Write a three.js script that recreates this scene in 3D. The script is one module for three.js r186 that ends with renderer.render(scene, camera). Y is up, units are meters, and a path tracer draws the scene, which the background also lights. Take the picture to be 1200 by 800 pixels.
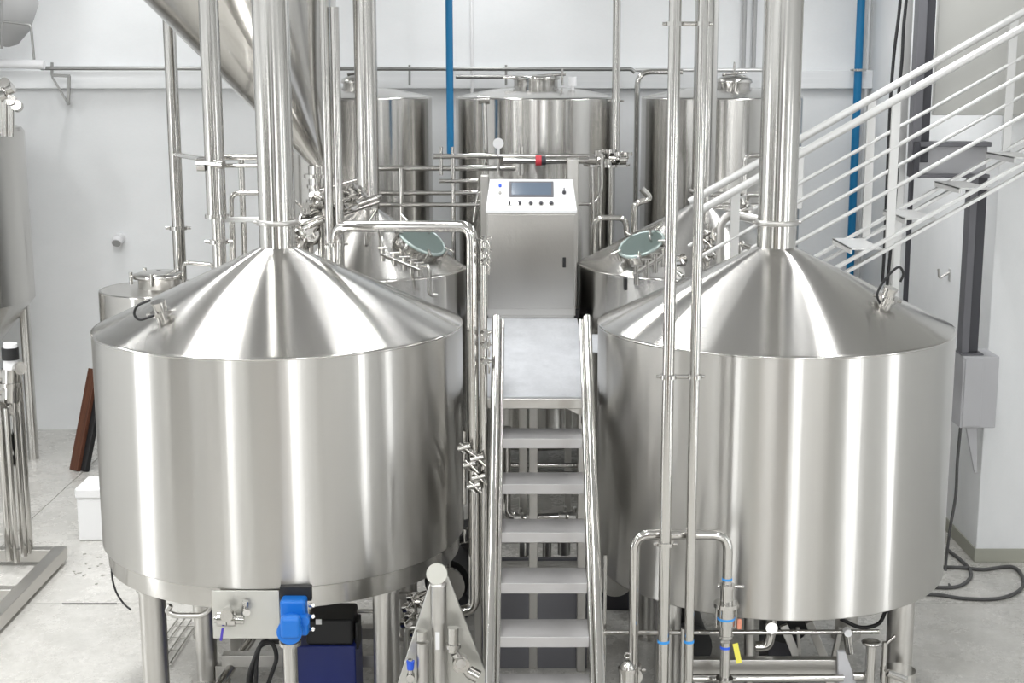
import * as THREE from 'three';
import { RoundedBoxGeometry } from 'three/addons/geometries/RoundedBoxGeometry.js';
import { RectAreaLightUniformsLib } from 'three/addons/lights/RectAreaLightUniformsLib.js';
import { mergeGeometries } from 'three/addons/utils/BufferGeometryUtils.js';

// ---------------------------------------------------------------- camera, light, exposure
const V = (x, y, z) => new THREE.Vector3(x, y, z);
const scene = new THREE.Scene();
scene.background = new THREE.Color(0.02, 0.02, 0.02);
const renderer = new THREE.WebGLRenderer({ antialias: true });
renderer.toneMapping = THREE.LinearToneMapping;
renderer.toneMappingExposure = 0.68;
renderer.shadowMap.enabled = true;
RectAreaLightUniformsLib.init();

const FOC = 1700, TILT = 0.187, EYE = 3.8, SHIFT = 16.6;
const camera = new THREE.PerspectiveCamera(2 * Math.atan(400 / FOC) * 180 / Math.PI, 1.5, 0.1, 60);
camera.position.set(0, EYE, 0);
camera.rotation.x = -TILT;
camera.setViewOffset(1200, 800, -SHIFT, 0, 1200, 800);
camera.updateProjectionMatrix();
scene.add(camera);

// a photo pixel gives a direction; the depth comes from the plane the thing stands in
function ray(px, py) {
  const a = (px - 600 - SHIFT) / FOC, b = (400 - py) / FOC, c = Math.cos(TILT), s = Math.sin(TILT);
  return V(a, b * c - s, -b * s - c);
}
const P = (px, py, z) => { const d = ray(px, py); return V(0, EYE, 0).addScaledVector(d, z / d.z); };
const PF = (px, py, y = 0) => { const d = ray(px, py); return V(0, EYE, 0).addScaledVector(d, (y - EYE) / d.y); };

const LAMP_COLOR = [0.985, 0.995, 1.0], DAY_LEVEL = 9, DAY_COLOR = [0.97, 0.99, 1.0];
// ceiling battens: [x, z, width, length, brightness]; one wide panel row, the rest slim tubes
const LAMPS = [[-2.85, -9.05, 0.8, 3, 34], [-0.2, -9.6, 0.08, 3, 75], [2.6, -9.6, 0.08, 3, 75], [-5.6, -9.6, 0.16, 3, 62]];
for (const x of [-5.6, -3.0, 0.2, 3.2]) for (const z of [-3.2, 0.6]) LAMPS.push([x, z, 0.16, 3, 66]);
LAMPS.push([2.45, -12.3, 0.16, 1.8, 66]);
for (const x of [-4.0, -0.5]) LAMPS.push([x, -13.6, 0.12, 1.5, 62]);

// ---------------------------------------------------------------- helpers
let seed = 7;
const rnd = () => (seed = (seed * 16807) % 2147483647) / 2147483647;
const bases = new Map(), names = new Map();
function numbered(n) {
  const k = names.get(n) ?? 0; names.set(n, k + 1);
  return k ? `${n}_${String(k).padStart(3, '0')}` : n;
}
function thing(name, label, category, base, group) {
  const o = new THREE.Group(); o.name = numbered(name); o.position.copy(base); scene.add(o);
  o.userData = { label, category }; if (group) o.userData.group = group;
  bases.set(o, base.clone()); return o;
}
const merged = (g) => Array.isArray(g) ? (g.length === 1 ? g[0] : mergeGeometries(g.map((q) => (q.index ? q.toNonIndexed() : q)))) : g;
function put(name, geo, mat, parent, label) {   // geometry in world axes; the mesh is re-based onto its thing
  const g = merged(geo);
  const m = new THREE.Mesh(g, mat); m.name = name; m.castShadow = m.receiveShadow = true;
  const b = bases.get(parent); g.translate(-b.x, -b.y, -b.z); bases.set(m, b); parent.add(m);
  if (label) m.userData.label = label;
  return m;
}
function single(name, label, category, geo, mat, group, kind) {   // a thing that is one mesh
  const g = merged(geo); g.computeBoundingBox(); const bb = g.boundingBox;
  const base = V((bb.min.x + bb.max.x) / 2, bb.min.y, (bb.min.z + bb.max.z) / 2);
  g.translate(-base.x, -base.y, -base.z);
  const m = new THREE.Mesh(g, mat); m.name = numbered(name); m.position.copy(base); m.castShadow = m.receiveShadow = true;
  m.userData = { label, category }; if (group) m.userData.group = group; if (kind) m.userData.kind = kind;
  bases.set(m, base); scene.add(m); return m;
}
function struct(name, geo, mat, label, category) { const m = single(name, label, category, geo, mat, null, 'structure'); m.name = name; return m; }

function box(x0, x1, y0, y1, z0, z1, r = 0.006) {
  const w = Math.abs(x1 - x0), h = Math.abs(y1 - y0), d = Math.abs(z1 - z0);
  const q = Math.min(r, w / 2.2, h / 2.2, d / 2.2);
  const g = q > 0 ? new RoundedBoxGeometry(w, h, d, 2, q) : new THREE.BoxGeometry(w, h, d);
  return g.translate((x0 + x1) / 2, (y0 + y1) / 2, (z0 + z1) / 2);
}
const UPV = V(0, 1, 0);
function orient(g, a, dir) { return g.applyQuaternion(new THREE.Quaternion().setFromUnitVectors(UPV, dir.clone().normalize())).translate(a.x, a.y, a.z); }
function rod(a, b, r0, r1 = r0, seg = 16) {
  const d = b.clone().sub(a), L = d.length();
  return orient(new THREE.CylinderGeometry(r1, r0, L, seg, 1).translate(0, L / 2, 0), a, d);
}
function bar(a, b, w, t, up = UPV) {   // rectangular bar from a to b, w along up, t across
  const d = b.clone().sub(a), L = d.length(), y = d.clone().normalize();
  const x = new THREE.Vector3().crossVectors(y, up).normalize(), z = new THREE.Vector3().crossVectors(x, y);
  const g = new RoundedBoxGeometry(t, L, w, 1, Math.min(t, w) * 0.15);
  return g.applyMatrix4(new THREE.Matrix4().makeBasis(x, y, z)).translate((a.x + b.x) / 2, (a.y + b.y) / 2, (a.z + b.z) / 2);
}
// tube through points with rounded bends
function tube(pts, r, bend = 0.08, seg = 12, caps = true) {
  const path = [pts[0].clone()];
  for (let i = 1; i < pts.length - 1; i++) {
    const p = pts[i], a = pts[i - 1].clone().sub(p), b = pts[i + 1].clone().sub(p);
    const q = Math.min(bend, a.length() * 0.48, b.length() * 0.48);
    const s = p.clone().addScaledVector(a.normalize(), q), e = p.clone().addScaledVector(b.normalize(), q);
    for (let k = 0; k <= 7; k++) { const t = k / 7, u = 1 - t; path.push(s.clone().multiplyScalar(u * u).addScaledVector(p, 2 * u * t).addScaledVector(e, t * t)); }
  }
  path.push(pts[pts.length - 1].clone());
  return sweep(path, r, seg, caps);
}
function sweep(path, r, seg = 12, caps = true) {
  const n = path.length, pos = [], nor = [], uv = [], idx = [];
  let N = null, len = 0;
  for (let i = 0; i < n; i++) {
    const T = path[Math.min(i + 1, n - 1)].clone().sub(path[Math.max(i - 1, 0)]).normalize();
    if (!N) N = new THREE.Vector3().crossVectors(T, Math.abs(T.y) > 0.9 ? V(1, 0, 0) : UPV).normalize();
    N.addScaledVector(T, -N.dot(T)).normalize();
    const B = new THREE.Vector3().crossVectors(T, N);
    if (i) len += path[i].distanceTo(path[i - 1]);
    for (let k = 0; k <= seg; k++) {
      const a = k / seg * Math.PI * 2, d = N.clone().multiplyScalar(Math.cos(a)).addScaledVector(B, Math.sin(a));
      pos.push(path[i].x + d.x * r, path[i].y + d.y * r, path[i].z + d.z * r); nor.push(d.x, d.y, d.z); uv.push(k / seg, len);
    }
  }
  const w = seg + 1;
  for (let i = 0; i < n - 1; i++) for (let k = 0; k < seg; k++) { const a = i * w + k; idx.push(a, a + 1, a + w, a + 1, a + w + 1, a + w); }
  if (caps) for (const [i, s] of [[0, -1], [n - 1, 1]]) {
    const T = path[Math.min(i + 1, n - 1)].clone().sub(path[Math.max(i - 1, 0)]).normalize().multiplyScalar(s), c = pos.length / 3;
    pos.push(path[i].x, path[i].y, path[i].z); nor.push(T.x, T.y, T.z); uv.push(0.5, 0);
    for (let k = 0; k <= seg; k++) { const j = (i * w + k) * 3; pos.push(pos[j], pos[j + 1], pos[j + 2]); nor.push(T.x, T.y, T.z); uv.push(k / seg, 0); }
    for (let k = 0; k < seg; k++) s > 0 ? idx.push(c, c + 1 + k, c + 2 + k) : idx.push(c, c + 2 + k, c + 1 + k);
  }
  const g = new THREE.BufferGeometry();
  g.setAttribute('position', new THREE.Float32BufferAttribute(pos, 3)); g.setAttribute('normal', new THREE.Float32BufferAttribute(nor, 3));
  g.setAttribute('uv', new THREE.Float32BufferAttribute(uv, 2)); g.setIndex(idx);
  return g;
}
const spline = (pts, r, n = 60, seg = 8) => sweep(new THREE.CatmullRomCurve3(pts).getSpacedPoints(n), r, seg);
function lathe(profile, cx, cz, seg = 96) {   // [[radius, y], ...] bottom to top
  const g = new THREE.LatheGeometry(profile.map(([r, y]) => new THREE.Vector2(Math.max(r, 1e-4), y)), seg, Math.PI, Math.PI * 2);
  return g.translate(cx, 0, cz);
}
function ring(c, axis, r, h) { const g = new THREE.CylinderGeometry(r, r, h, 24); return orient(g, c, axis); }
function prism(pts, depth, bevel = 0.003) {   // pts: [x, y] outline extruded along z
  const s = new THREE.Shape(pts.map(([x, y]) => new THREE.Vector2(x, y)));
  return new THREE.ExtrudeGeometry(s, { depth, bevelEnabled: bevel > 0, bevelThickness: bevel, bevelSize: bevel, bevelSegments: 1 });
}
// a bolted ferrule clamp round a pipe: ring and two ears
function clampAt(c, axis, r) {
  const a = axis.clone().normalize(), side = Math.abs(a.x) > 0.7 ? V(0, 0, 1) : V(1, 0, 0);
  side.addScaledVector(a, -side.dot(a)).normalize();
  const h = Math.max(0.02, r * 0.55);
  return [ring(c, a, r * 1.42, h), rod(c.clone().addScaledVector(side, -r * 2), c.clone().addScaledVector(side, r * 2), h * 0.42)];
}

// ---------------------------------------------------------------- textures
function noiseTex(w, h, cells, lo, hi, srgb, stretch = [1, 1]) {
  const d = new Uint8Array(w * h * 4), layers = [];
  for (const [c, amp] of cells) {
    const cw = Math.max(1, Math.round(c * stretch[0])), ch = Math.max(1, Math.round(c * stretch[1])), g = new Float32Array(cw * ch);
    for (let i = 0; i < g.length; i++) g[i] = rnd();
    layers.push([cw, ch, g, amp]);
  }
  const total = cells.reduce((a, b) => a + b[1], 0), sm = (t) => t * t * (3 - 2 * t);
  for (let y = 0; y < h; y++) for (let x = 0; x < w; x++) {
    let v = 0;
    for (const [cw, ch, g, amp] of layers) {
      const fx = x / w * cw, fy = y / h * ch, ix = Math.floor(fx), iy = Math.floor(fy), tx = sm(fx - ix), ty = sm(fy - iy);
      const at = (i, j) => g[(j % ch) * cw + (i % cw)];
      v += amp * ((at(ix, iy) * (1 - tx) + at(ix + 1, iy) * tx) * (1 - ty) + (at(ix, iy + 1) * (1 - tx) + at(ix + 1, iy + 1) * tx) * ty);
    }
    v /= total; const o = (y * w + x) * 4;
    for (let k = 0; k < 3; k++) d[o + k] = Math.max(0, Math.min(255, lo[k] + (hi[k] - lo[k]) * v));
    d[o + 3] = 255;
  }
  const t = new THREE.DataTexture(d, w, h); t.wrapS = t.wrapT = THREE.RepeatWrapping; t.magFilter = THREE.LinearFilter; t.minFilter = THREE.LinearFilter;
  if (srgb) t.colorSpace = THREE.SRGBColorSpace; t.needsUpdate = true; return t;
}
const rep = (t, u, v) => { const c = t.clone(); c.repeat.set(u, v); c.needsUpdate = true; return c; };
const sheetBump = noiseTex(1024, 8, [[9, 1], [23, 0.55], [61, 0.22]], [0, 0, 0], [255, 255, 255], false, [1, 0.02]);
const grain = noiseTex(256, 1024, [[200, 1], [90, 0.6]], [0, 0, 0], [255, 255, 255], false, [0.03, 1]);
const blot = noiseTex(512, 512, [[6, 1], [17, 0.8], [60, 0.5], [200, 0.4]], [0, 0, 0], [255, 255, 255], false);
const floorTex = noiseTex(1024, 1024, [[8, 1], [30, 0.7], [120, 0.6], [400, 0.9]], [180, 178, 172], [224, 222, 217], true);
const wallTex = noiseTex(512, 512, [[5, 1], [20, 0.4], [200, 0.3]], [236, 238, 239], [246, 247, 248], true);
const deckTex = noiseTex(512, 512, [[5, 1], [14, 0.9], [50, 0.5], [180, 0.5]], [172, 174, 178], [206, 208, 212], true);
const treadRough = noiseTex(256, 256, [[3, 1], [9, 0.8], [60, 0.5]], [70, 70, 70], [170, 170, 170], false);
const woodTex = noiseTex(256, 512, [[60, 1], [20, 0.7]], [62, 34, 22], [118, 72, 48], true, [1, 0.06]);

// ---------------------------------------------------------------- materials
const lin = (r, g, b) => new THREE.Color().setRGB(r, g, b);
const phys = (o) => new THREE.MeshPhysicalMaterial(o), std = (o) => new THREE.MeshStandardMaterial(o);
const STAINLESS = lin(0.575, 0.563, 0.54);   // one alloy throughout; only the finish differs
const steelShell = phys({ color: STAINLESS, metalness: 1, roughness: 0.29, anisotropy: 1, anisotropyRotation: Math.PI / 2, bumpMap: sheetBump, bumpScale: 0.024 });
const steelShellFine = phys({ color: STAINLESS, metalness: 1, roughness: 0.24, anisotropy: 1, anisotropyRotation: Math.PI / 2, bumpMap: sheetBump, bumpScale: 0.008 });
const steelCone = phys({ color: STAINLESS, metalness: 1, roughness: 0.23, anisotropy: 1, anisotropyRotation: Math.PI / 2 });
const steelRoof = phys({ color: STAINLESS, metalness: 1, roughness: 0.26, anisotropy: 0.9, anisotropyRotation: Math.PI / 2 });
const steelPipe = phys({ color: STAINLESS, metalness: 1, roughness: 0.13 });
const steelStack = phys({ color: STAINLESS, metalness: 1, roughness: 0.17 });
const steelSatin = phys({ color: STAINLESS, metalness: 1, roughness: 0.33 });
const steelFitting = phys({ color: STAINLESS, metalness: 1, roughness: 0.14 });
const steelDoor = phys({ color: STAINLESS, metalness: 1, roughness: 0.36, anisotropy: 0.9, anisotropyRotation: 0, bumpMap: rep(blot, 0.5, 0.3), bumpScale: 0.002 });
const galvanised = std({ color: lin(0.33, 0.33, 0.32), metalness: 0.8, roughness: 0.4 });
const deckMat = std({ map: deckTex, metalness: 0.15, roughness: 0.5 });
const treadMat = std({ color: lin(0.56, 0.55, 0.55), metalness: 0.6, roughness: 0.9, roughnessMap: treadRough });
const aluminium = std({ color: lin(0.70, 0.70, 0.69), metalness: 0.6, roughness: 0.42 });
const whitePaint = std({ map: rep(wallTex, 3, 3), roughness: 0.75 });
const ceilingMat = std({ color: lin(0.72, 0.72, 0.72), roughness: 0.9 });
const greyPanel = std({ color: lin(0.56, 0.56, 0.535), roughness: 0.6 });
const floorMat = phys({ map: rep(floorTex, 1, 1), roughness: 0.5, roughnessMap: rep(blot, 2, 2), clearcoat: 0.25, clearcoatRoughness: 0.25 });
const skirting = std({ color: lin(0.42, 0.42, 0.36), roughness: 0.6 });
const whitePlastic = std({ color: lin(0.85, 0.85, 0.86), roughness: 0.45 });
const bluePipeMat = std({ color: lin(0.0, 0.17, 0.38), roughness: 0.4 });
const motorBlue = std({ color: lin(0.01, 0.17, 0.62), roughness: 0.35 });
const navy = std({ color: lin(0.012, 0.022, 0.14), roughness: 0.35 });
const black = std({ color: lin(0.012, 0.012, 0.013), roughness: 0.5 });
const rubber = std({ color: lin(0.02, 0.02, 0.022), roughness: 0.6 });
const greyCable = std({ color: lin(0.09, 0.09, 0.09), roughness: 0.6 });
const columnGrey = std({ color: lin(0.15, 0.15, 0.165), roughness: 0.5 });
const columnDark = std({ color: lin(0.05, 0.05, 0.06), roughness: 0.5 });
const boxGrey = std({ color: lin(0.52, 0.52, 0.54), roughness: 0.45 });
const cream = std({ color: lin(0.66, 0.655, 0.60), roughness: 0.4, metalness: 0.3 });
const steelPale = std({ color: lin(0.62, 0.615, 0.58), roughness: 0.34, metalness: 0.7 });
const glassGreen = phys({ color: lin(0.27, 0.34, 0.32), roughness: 0.05, metalness: 0, transmission: 0.55, thickness: 0 });
const gasketGreen = std({ color: lin(0.44, 0.52, 0.50), roughness: 0.25, metalness: 0.6 });
const screenMat = std({ color: lin(0.10, 0.13, 0.17), roughness: 0.15, emissive: lin(0.06, 0.075, 0.10), emissiveIntensity: 1 });
const wood = std({ map: woodTex, roughness: 0.7 });
const foam = std({ color: lin(0.82, 0.82, 0.82), roughness: 0.85 });
const redPart = std({ color: lin(0.65, 0.06, 0.08), roughness: 0.4 });
const bluePart = std({ color: lin(0.03, 0.12, 0.75), roughness: 0.4 });
const tapeBlue = std({ color: lin(0.05, 0.33, 0.80), roughness: 0.5 });
const orangeTag = std({ color: lin(0.75, 0.30, 0.20), roughness: 0.5 });
const yellowTag = std({ color: lin(0.85, 0.78, 0.12), roughness: 0.5 });
const wireMat = std({ color: lin(0.42, 0.41, 0.38), metalness: 0.6, roughness: 0.5 });
const ductGrey = std({ color: lin(0.42, 0.42, 0.42), roughness: 0.6, metalness: 0.2 });
const windowGlow = std({ color: lin(0.2, 0.2, 0.2), emissive: lin(...DAY_COLOR), emissiveIntensity: 3, roughness: 0.2 });
const lampBody = std({ color: lin(0.8, 0.8, 0.8), roughness: 0.5 });
const lampGlow = std({ color: lin(0.9, 0.9, 0.9), emissive: lin(...LAMP_COLOR), emissiveIntensity: 6, roughness: 0.5 });

// ---------------------------------------------------------------- the room
const BACK = -15.04, FRONT = 3.6, LEFT = -7.4, RIGHT = 6.2, SIDE = 3.51, PIER = -10.82, TOP = 6.8;
{
  const floor = new THREE.Group(); floor.name = 'floor'; floor.userData = { kind: 'structure', label: 'pale grey speckled concrete floor with thin saw-cut joints', category: 'floor' };
  scene.add(floor); bases.set(floor, V(0, 0, 0));
  const xs = [LEFT - 0.2, -4.235, -0.2, RIGHT + 0.2], zs = [BACK - 0.2, -9.925, -4.6, FRONT + 0.2], gap = 0.007;
  for (let i = 0; i < 3; i++) for (let j = 0; j < 3; j++) {
    const g = new THREE.BoxGeometry(xs[i + 1] - xs[i] - gap, 0.12, zs[j + 1] - zs[j] - gap);
    g.translate((xs[i] + xs[i + 1]) / 2, -0.06, (zs[j] + zs[j + 1]) / 2);
    const p = g.attributes.position, u = g.attributes.uv;
    for (let k = 0; k < p.count; k++) u.setXY(k, p.getX(k) / 3.1, p.getZ(k) / 3.1);
    put('slab', g, floorMat, floor);
  }
  put('joint_bed', new THREE.BoxGeometry(RIGHT - LEFT + 0.4, 0.05, FRONT - BACK + 0.4).translate((LEFT + RIGHT) / 2, -0.15, (FRONT + BACK) / 2), skirting, floor);
}
struct('wall_back', box(LEFT - 0.2, SIDE, 0, TOP, BACK - 0.2, BACK, 0), whitePaint, 'white painted wall behind the tall storage tanks', 'wall');
struct('wall_right', box(SIDE, RIGHT + 0.2, 0, TOP, BACK - 0.2, PIER, 0.01), whitePaint, 'white painted wall block rising behind the stair and grey box', 'wall');
struct('wall_right_front', box(RIGHT, RIGHT + 0.2, 0, TOP, PIER, FRONT + 0.2, 0), whitePaint, 'white side wall of the brewing hall', 'wall');
struct('wall_left', box(LEFT - 0.2, LEFT, 0, TOP, BACK, FRONT + 0.2, 0), whitePaint, 'white side wall beyond the cone bottomed fermenter', 'wall');
struct('wall_front', box(LEFT - 0.2, RIGHT + 0.2, 0, TOP, FRONT, FRONT + 0.2, 0), whitePaint, 'white end wall of the hall facing the vessels', 'wall');
struct('ceiling', box(LEFT - 0.2, RIGHT + 0.2, TOP, TOP + 0.2, BACK - 0.2, FRONT + 0.2, 0), ceilingMat, 'plain pale ceiling over the brewing hall', 'ceiling');
{
  const a = P(300, 82, BACK + 0.12).y, b = P(300, 104, BACK + 0.12).y;
  struct('trim_1', box(LEFT, SIDE, b, a, BACK, BACK + 0.12, 0.012), whitePaint, 'white horizontal ledge running along the wall above the tanks', 'ledge');
  struct('baseboard_right', box(SIDE - 0.012, SIDE, 0, 0.11, BACK, PIER, 0.003), skirting, 'greenish grey skirting along the wall by the grey box', 'baseboard');
  struct('baseboard_front', box(SIDE - 0.012, RIGHT, 0, 0.11, PIER, PIER + 0.012, 0.003), skirting, 'greenish grey skirting by the coiled cable on the floor', 'baseboard');
  const q = P(1094, 135, PIER + 0.07);
  struct('wall_upper', box(q.x, RIGHT, q.y, TOP, PIER + 0.001, PIER + 0.07, 0.006), greyPanel, 'large flat grey wall panel behind the stair handrails', 'panel');
}
// lamps: pendant battens over the hall
LAMPS.forEach(([x, z, w, l, level]) => {
  const y = 5.4, label = w > 0.3 ? 'wide white LED panel hanging from the ceiling' : l < 2 ? 'short slim LED batten hanging over the storage tanks' : w < 0.1 ? 'very slim LED tube hanging over the vessels' : 'long slim LED batten hanging over the open hall';
  const o = thing('batten_light', label, 'lamp', V(x, y, z), 'LED battens over the hall');
  put('housing', box(x - w / 2 - 0.01, x + w / 2 + 0.01, y + 0.02, y + 0.09, z - l / 2, z + l / 2, 0.01), lampBody, o);
  put('light_diffuser', box(x - w / 2, x + w / 2, y, y + 0.02, z - l / 2 + 0.01, z + l / 2 - 0.01, 0.004), lampGlow, o);
  for (const k of [-0.4, 0.4]) put('hanger', rod(V(x, y + 0.09, z + k * l), V(x, TOP, z + k * l), 0.006, 0.006, 8), lampBody, o);
  const a = new THREE.RectAreaLight(lin(...LAMP_COLOR), level, w, l);
  a.position.set(x, y - 0.01, z); a.rotation.x = -Math.PI / 2; a.castShadow = true; scene.add(a);
});
// glazed doors letting daylight in beside and behind the camera
let windowCount = 0;
function glazedDoor(x, z, turn, w, h, label) {
  const o = new THREE.Group(); o.name = `window_${++windowCount}`; o.position.set(x, 0, z); o.rotation.y = turn;
  o.userData = { kind: 'structure', label, category: 'window' }; scene.add(o); bases.set(o, V(0, 0, 0));
  put('frame', [box(-w / 2 - 0.06, -w / 2, 0, h + 0.06, 0, 0.06), box(w / 2, w / 2 + 0.06, 0, h + 0.06, 0, 0.06), box(-w / 2, w / 2, h, h + 0.06, 0, 0.06), box(-w / 2, w / 2, 0, 0.06, 0, 0.06)], columnGrey, o);
  put('window_pane', box(-w / 2, w / 2, 0.06, h, 0.005, 0.02, 0), windowGlow, o);
  const l = new THREE.RectAreaLight(lin(...DAY_COLOR), DAY_LEVEL, w, h - 0.06);
  l.position.set(0, h / 2 + 0.03, 0.03).applyAxisAngle(UPV, turn).add(o.position); l.rotation.y = turn + Math.PI; l.castShadow = true; scene.add(l);
}
glazedDoor(2.9, FRONT, Math.PI, 1.0, 3.4, 'tall glazed door in the end wall nearest the side wall');
glazedDoor(-5.9, FRONT, Math.PI, 0.7, 3.4, 'tall glazed door in the end wall nearest the fermenter side');
glazedDoor(LEFT, -7.0, Math.PI / 2, 0.8, 3.4, 'tall glazed door in the side wall beyond the fermenter');
glazedDoor(RIGHT, -3.3, -Math.PI / 2, 0.6, 3.4, 'wide glazed door in the side wall facing the vessels');
glazedDoor(RIGHT, -6.2, -Math.PI / 2, 0.25, 3.4, 'narrow glazed slot in the side wall facing the vessels');

// ---------------------------------------------------------------- the two large brewing vessels
const LT = { x: -1.488, z: -8.646, R: 1.1, rim: 2.278, bot: 0.99, top: 2.742, sr: 0.108 };
const RT = { x: 1.498, z: -8.646, R: 1.062, rim: 2.279, bot: 0.794, top: 2.742, sr: 0.115 };
const onCone = (t, az, rho) => V(t.x + Math.sin(az) * rho, t.rim + (t.R - rho) / (t.R - t.sr) * (t.top - t.rim), t.z + Math.cos(az) * rho);
const coneUp = (t, az) => { const k = (t.top - t.rim) / (t.R - t.sr); return V(Math.sin(az) * k, 1, Math.cos(az) * k).normalize(); };
function bigVessel(t, name, label) {
  const o = thing(name, label, 'tank', V(t.x, 0, t.z));
  const f = 0.012;
  put('shell', lathe([[t.R - 0.06, t.bot], [t.R - 0.004, t.bot], [t.R, t.bot + 0.006], [t.R, t.bot + 0.4], [t.R, t.rim - f]], t.x, t.z, 192), steelShell, o);
  put('rim', lathe([[t.R, t.rim - f], [t.R + 0.003, t.rim - f * 0.5], [t.R + 0.001, t.rim], [t.R - 0.012, t.rim + 0.006]], t.x, t.z, 192), steelFitting, o);
  put('roof', lathe([[t.R - 0.008, t.rim + 0.003], [t.R * 0.55, t.rim + (t.top - t.rim) * (0.45 * t.R - 0.0) / (t.R - t.sr)], [t.sr, t.top]], t.x, t.z, 192), steelCone, o);
  const st = put('flue', lathe([[t.sr, t.top - 0.03], [t.sr, 4.2], [t.sr, TOP - 0.01]], t.x, t.z, 48), steelStack, o);
  put('collar', lathe([[t.sr, 2.872], [t.sr + 0.014, 2.875], [t.sr + 0.014, 2.902], [t.sr, 2.905]], t.x, t.z, 48), steelSatin, st);
  put('collar_bolts', [rod(V(t.x - t.sr - 0.03, 2.888, t.z), V(t.x + t.sr + 0.03, 2.888, t.z), 0.008, 0.008, 8)], steelSatin, st);
  return o;
}
const lauter = bigVessel(LT, 'brewing_vessel', 'large cone-roofed stainless vessel standing above the bright blue gear motor');
put('bottom', lathe([[0.02, 0.82], [LT.R - 0.05, 0.855], [LT.R - 0.03, 0.865], [LT.R - 0.026, LT.bot + 0.004]], LT.x, LT.z, 128), steelShellFine, lauter);
const kettle = bigVessel(RT, 'brewing_vessel', 'large cone-roofed stainless vessel standing behind the two tall paired pipes');
put('bottom', lathe([[0.02, 0.78], [RT.R - 0.08, 0.80], [RT.R - 0.07, RT.bot + 0.03]], RT.x, RT.z, 128), steelShellFine, kettle);
for (const [t, o, top] of [[LT, lauter, 0.85], [RT, kettle, 0.83]])
  for (const [sx, sz] of [[-1, 1], [1, 1], [-1, -1], [1, -1]]) {
    const x = t.x + sx * 0.675, z = t.z + sz * 0.675;
    const l = put('leg', lathe([[0.076, 0.03], [0.076, top]], x, z, 32), steelSatin, o);
    put('foot', [ring(V(x, 0.015, z), UPV, 0.1, 0.03)], steelSatin, l);
    put('pad', ring(V(x, top, z), UPV, 0.09, 0.03), steelSatin, l);
  }
{ // extra support leg under the first vessel
  const x = -2.0, z = -8.56;
  const l = put('leg', lathe([[0.062, 0.03], [0.066, 0.3], [0.078, 0.62], [0.08, 0.84]], x, z, 32), steelSatin, lauter);
  put('foot', [ring(V(x, 0.015, z), UPV, 0.1, 0.03)], steelSatin, l);
}
// sight-lamp fittings on the two roofs
function roofFitting(t, o, az, rho, cable, mat) {
  const p = onCone(t, az, rho), n = coneUp(t, az).lerp(UPV, 0.35).normalize(), at = (k) => p.clone().addScaledVector(n, k);
  const f = put('lamp_fitting', [rod(at(-0.02), at(0.04), 0.04), ring(at(0.042), n, 0.052, 0.012), rod(at(0.045), at(0.1), 0.038), ring(at(0.1), n, 0.043, 0.01)], steelFitting, o);
  put('clamp', clampAt(at(0.04), n, 0.042), steelFitting, f);
  put('lamp_cable', spline(cable(p, at), 0.0075, 40), mat, f, 'black power cable');
}
roofFitting(LT, lauter, -0.74, 0.82, (p, at) => [at(0.12).add(V(-0.03, 0, 0.03)), at(0.1).add(V(-0.1, -0.01, 0.06)), at(0.06).add(V(-0.13, -0.02, 0.06)), at(0.03).add(V(-0.11, -0.02, 0.07)), at(0.03).add(V(-0.03, 0.0, 0.05))], black);
roofFitting(RT, kettle, 0.94, 0.70, (p, at) => [at(0.02).add(V(-0.05, 0, 0.06)), at(0.08).add(V(-0.09, 0, 0.08)), at(0.15).add(V(-0.05, 0.02, 0.03)), at(0.2).add(V(0.02, 0.03, -0.02)), at(0.19).add(V(0.05, 0.0, -0.03)), at(0.14).add(V(0.05, 0, -0.03))], black);

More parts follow.
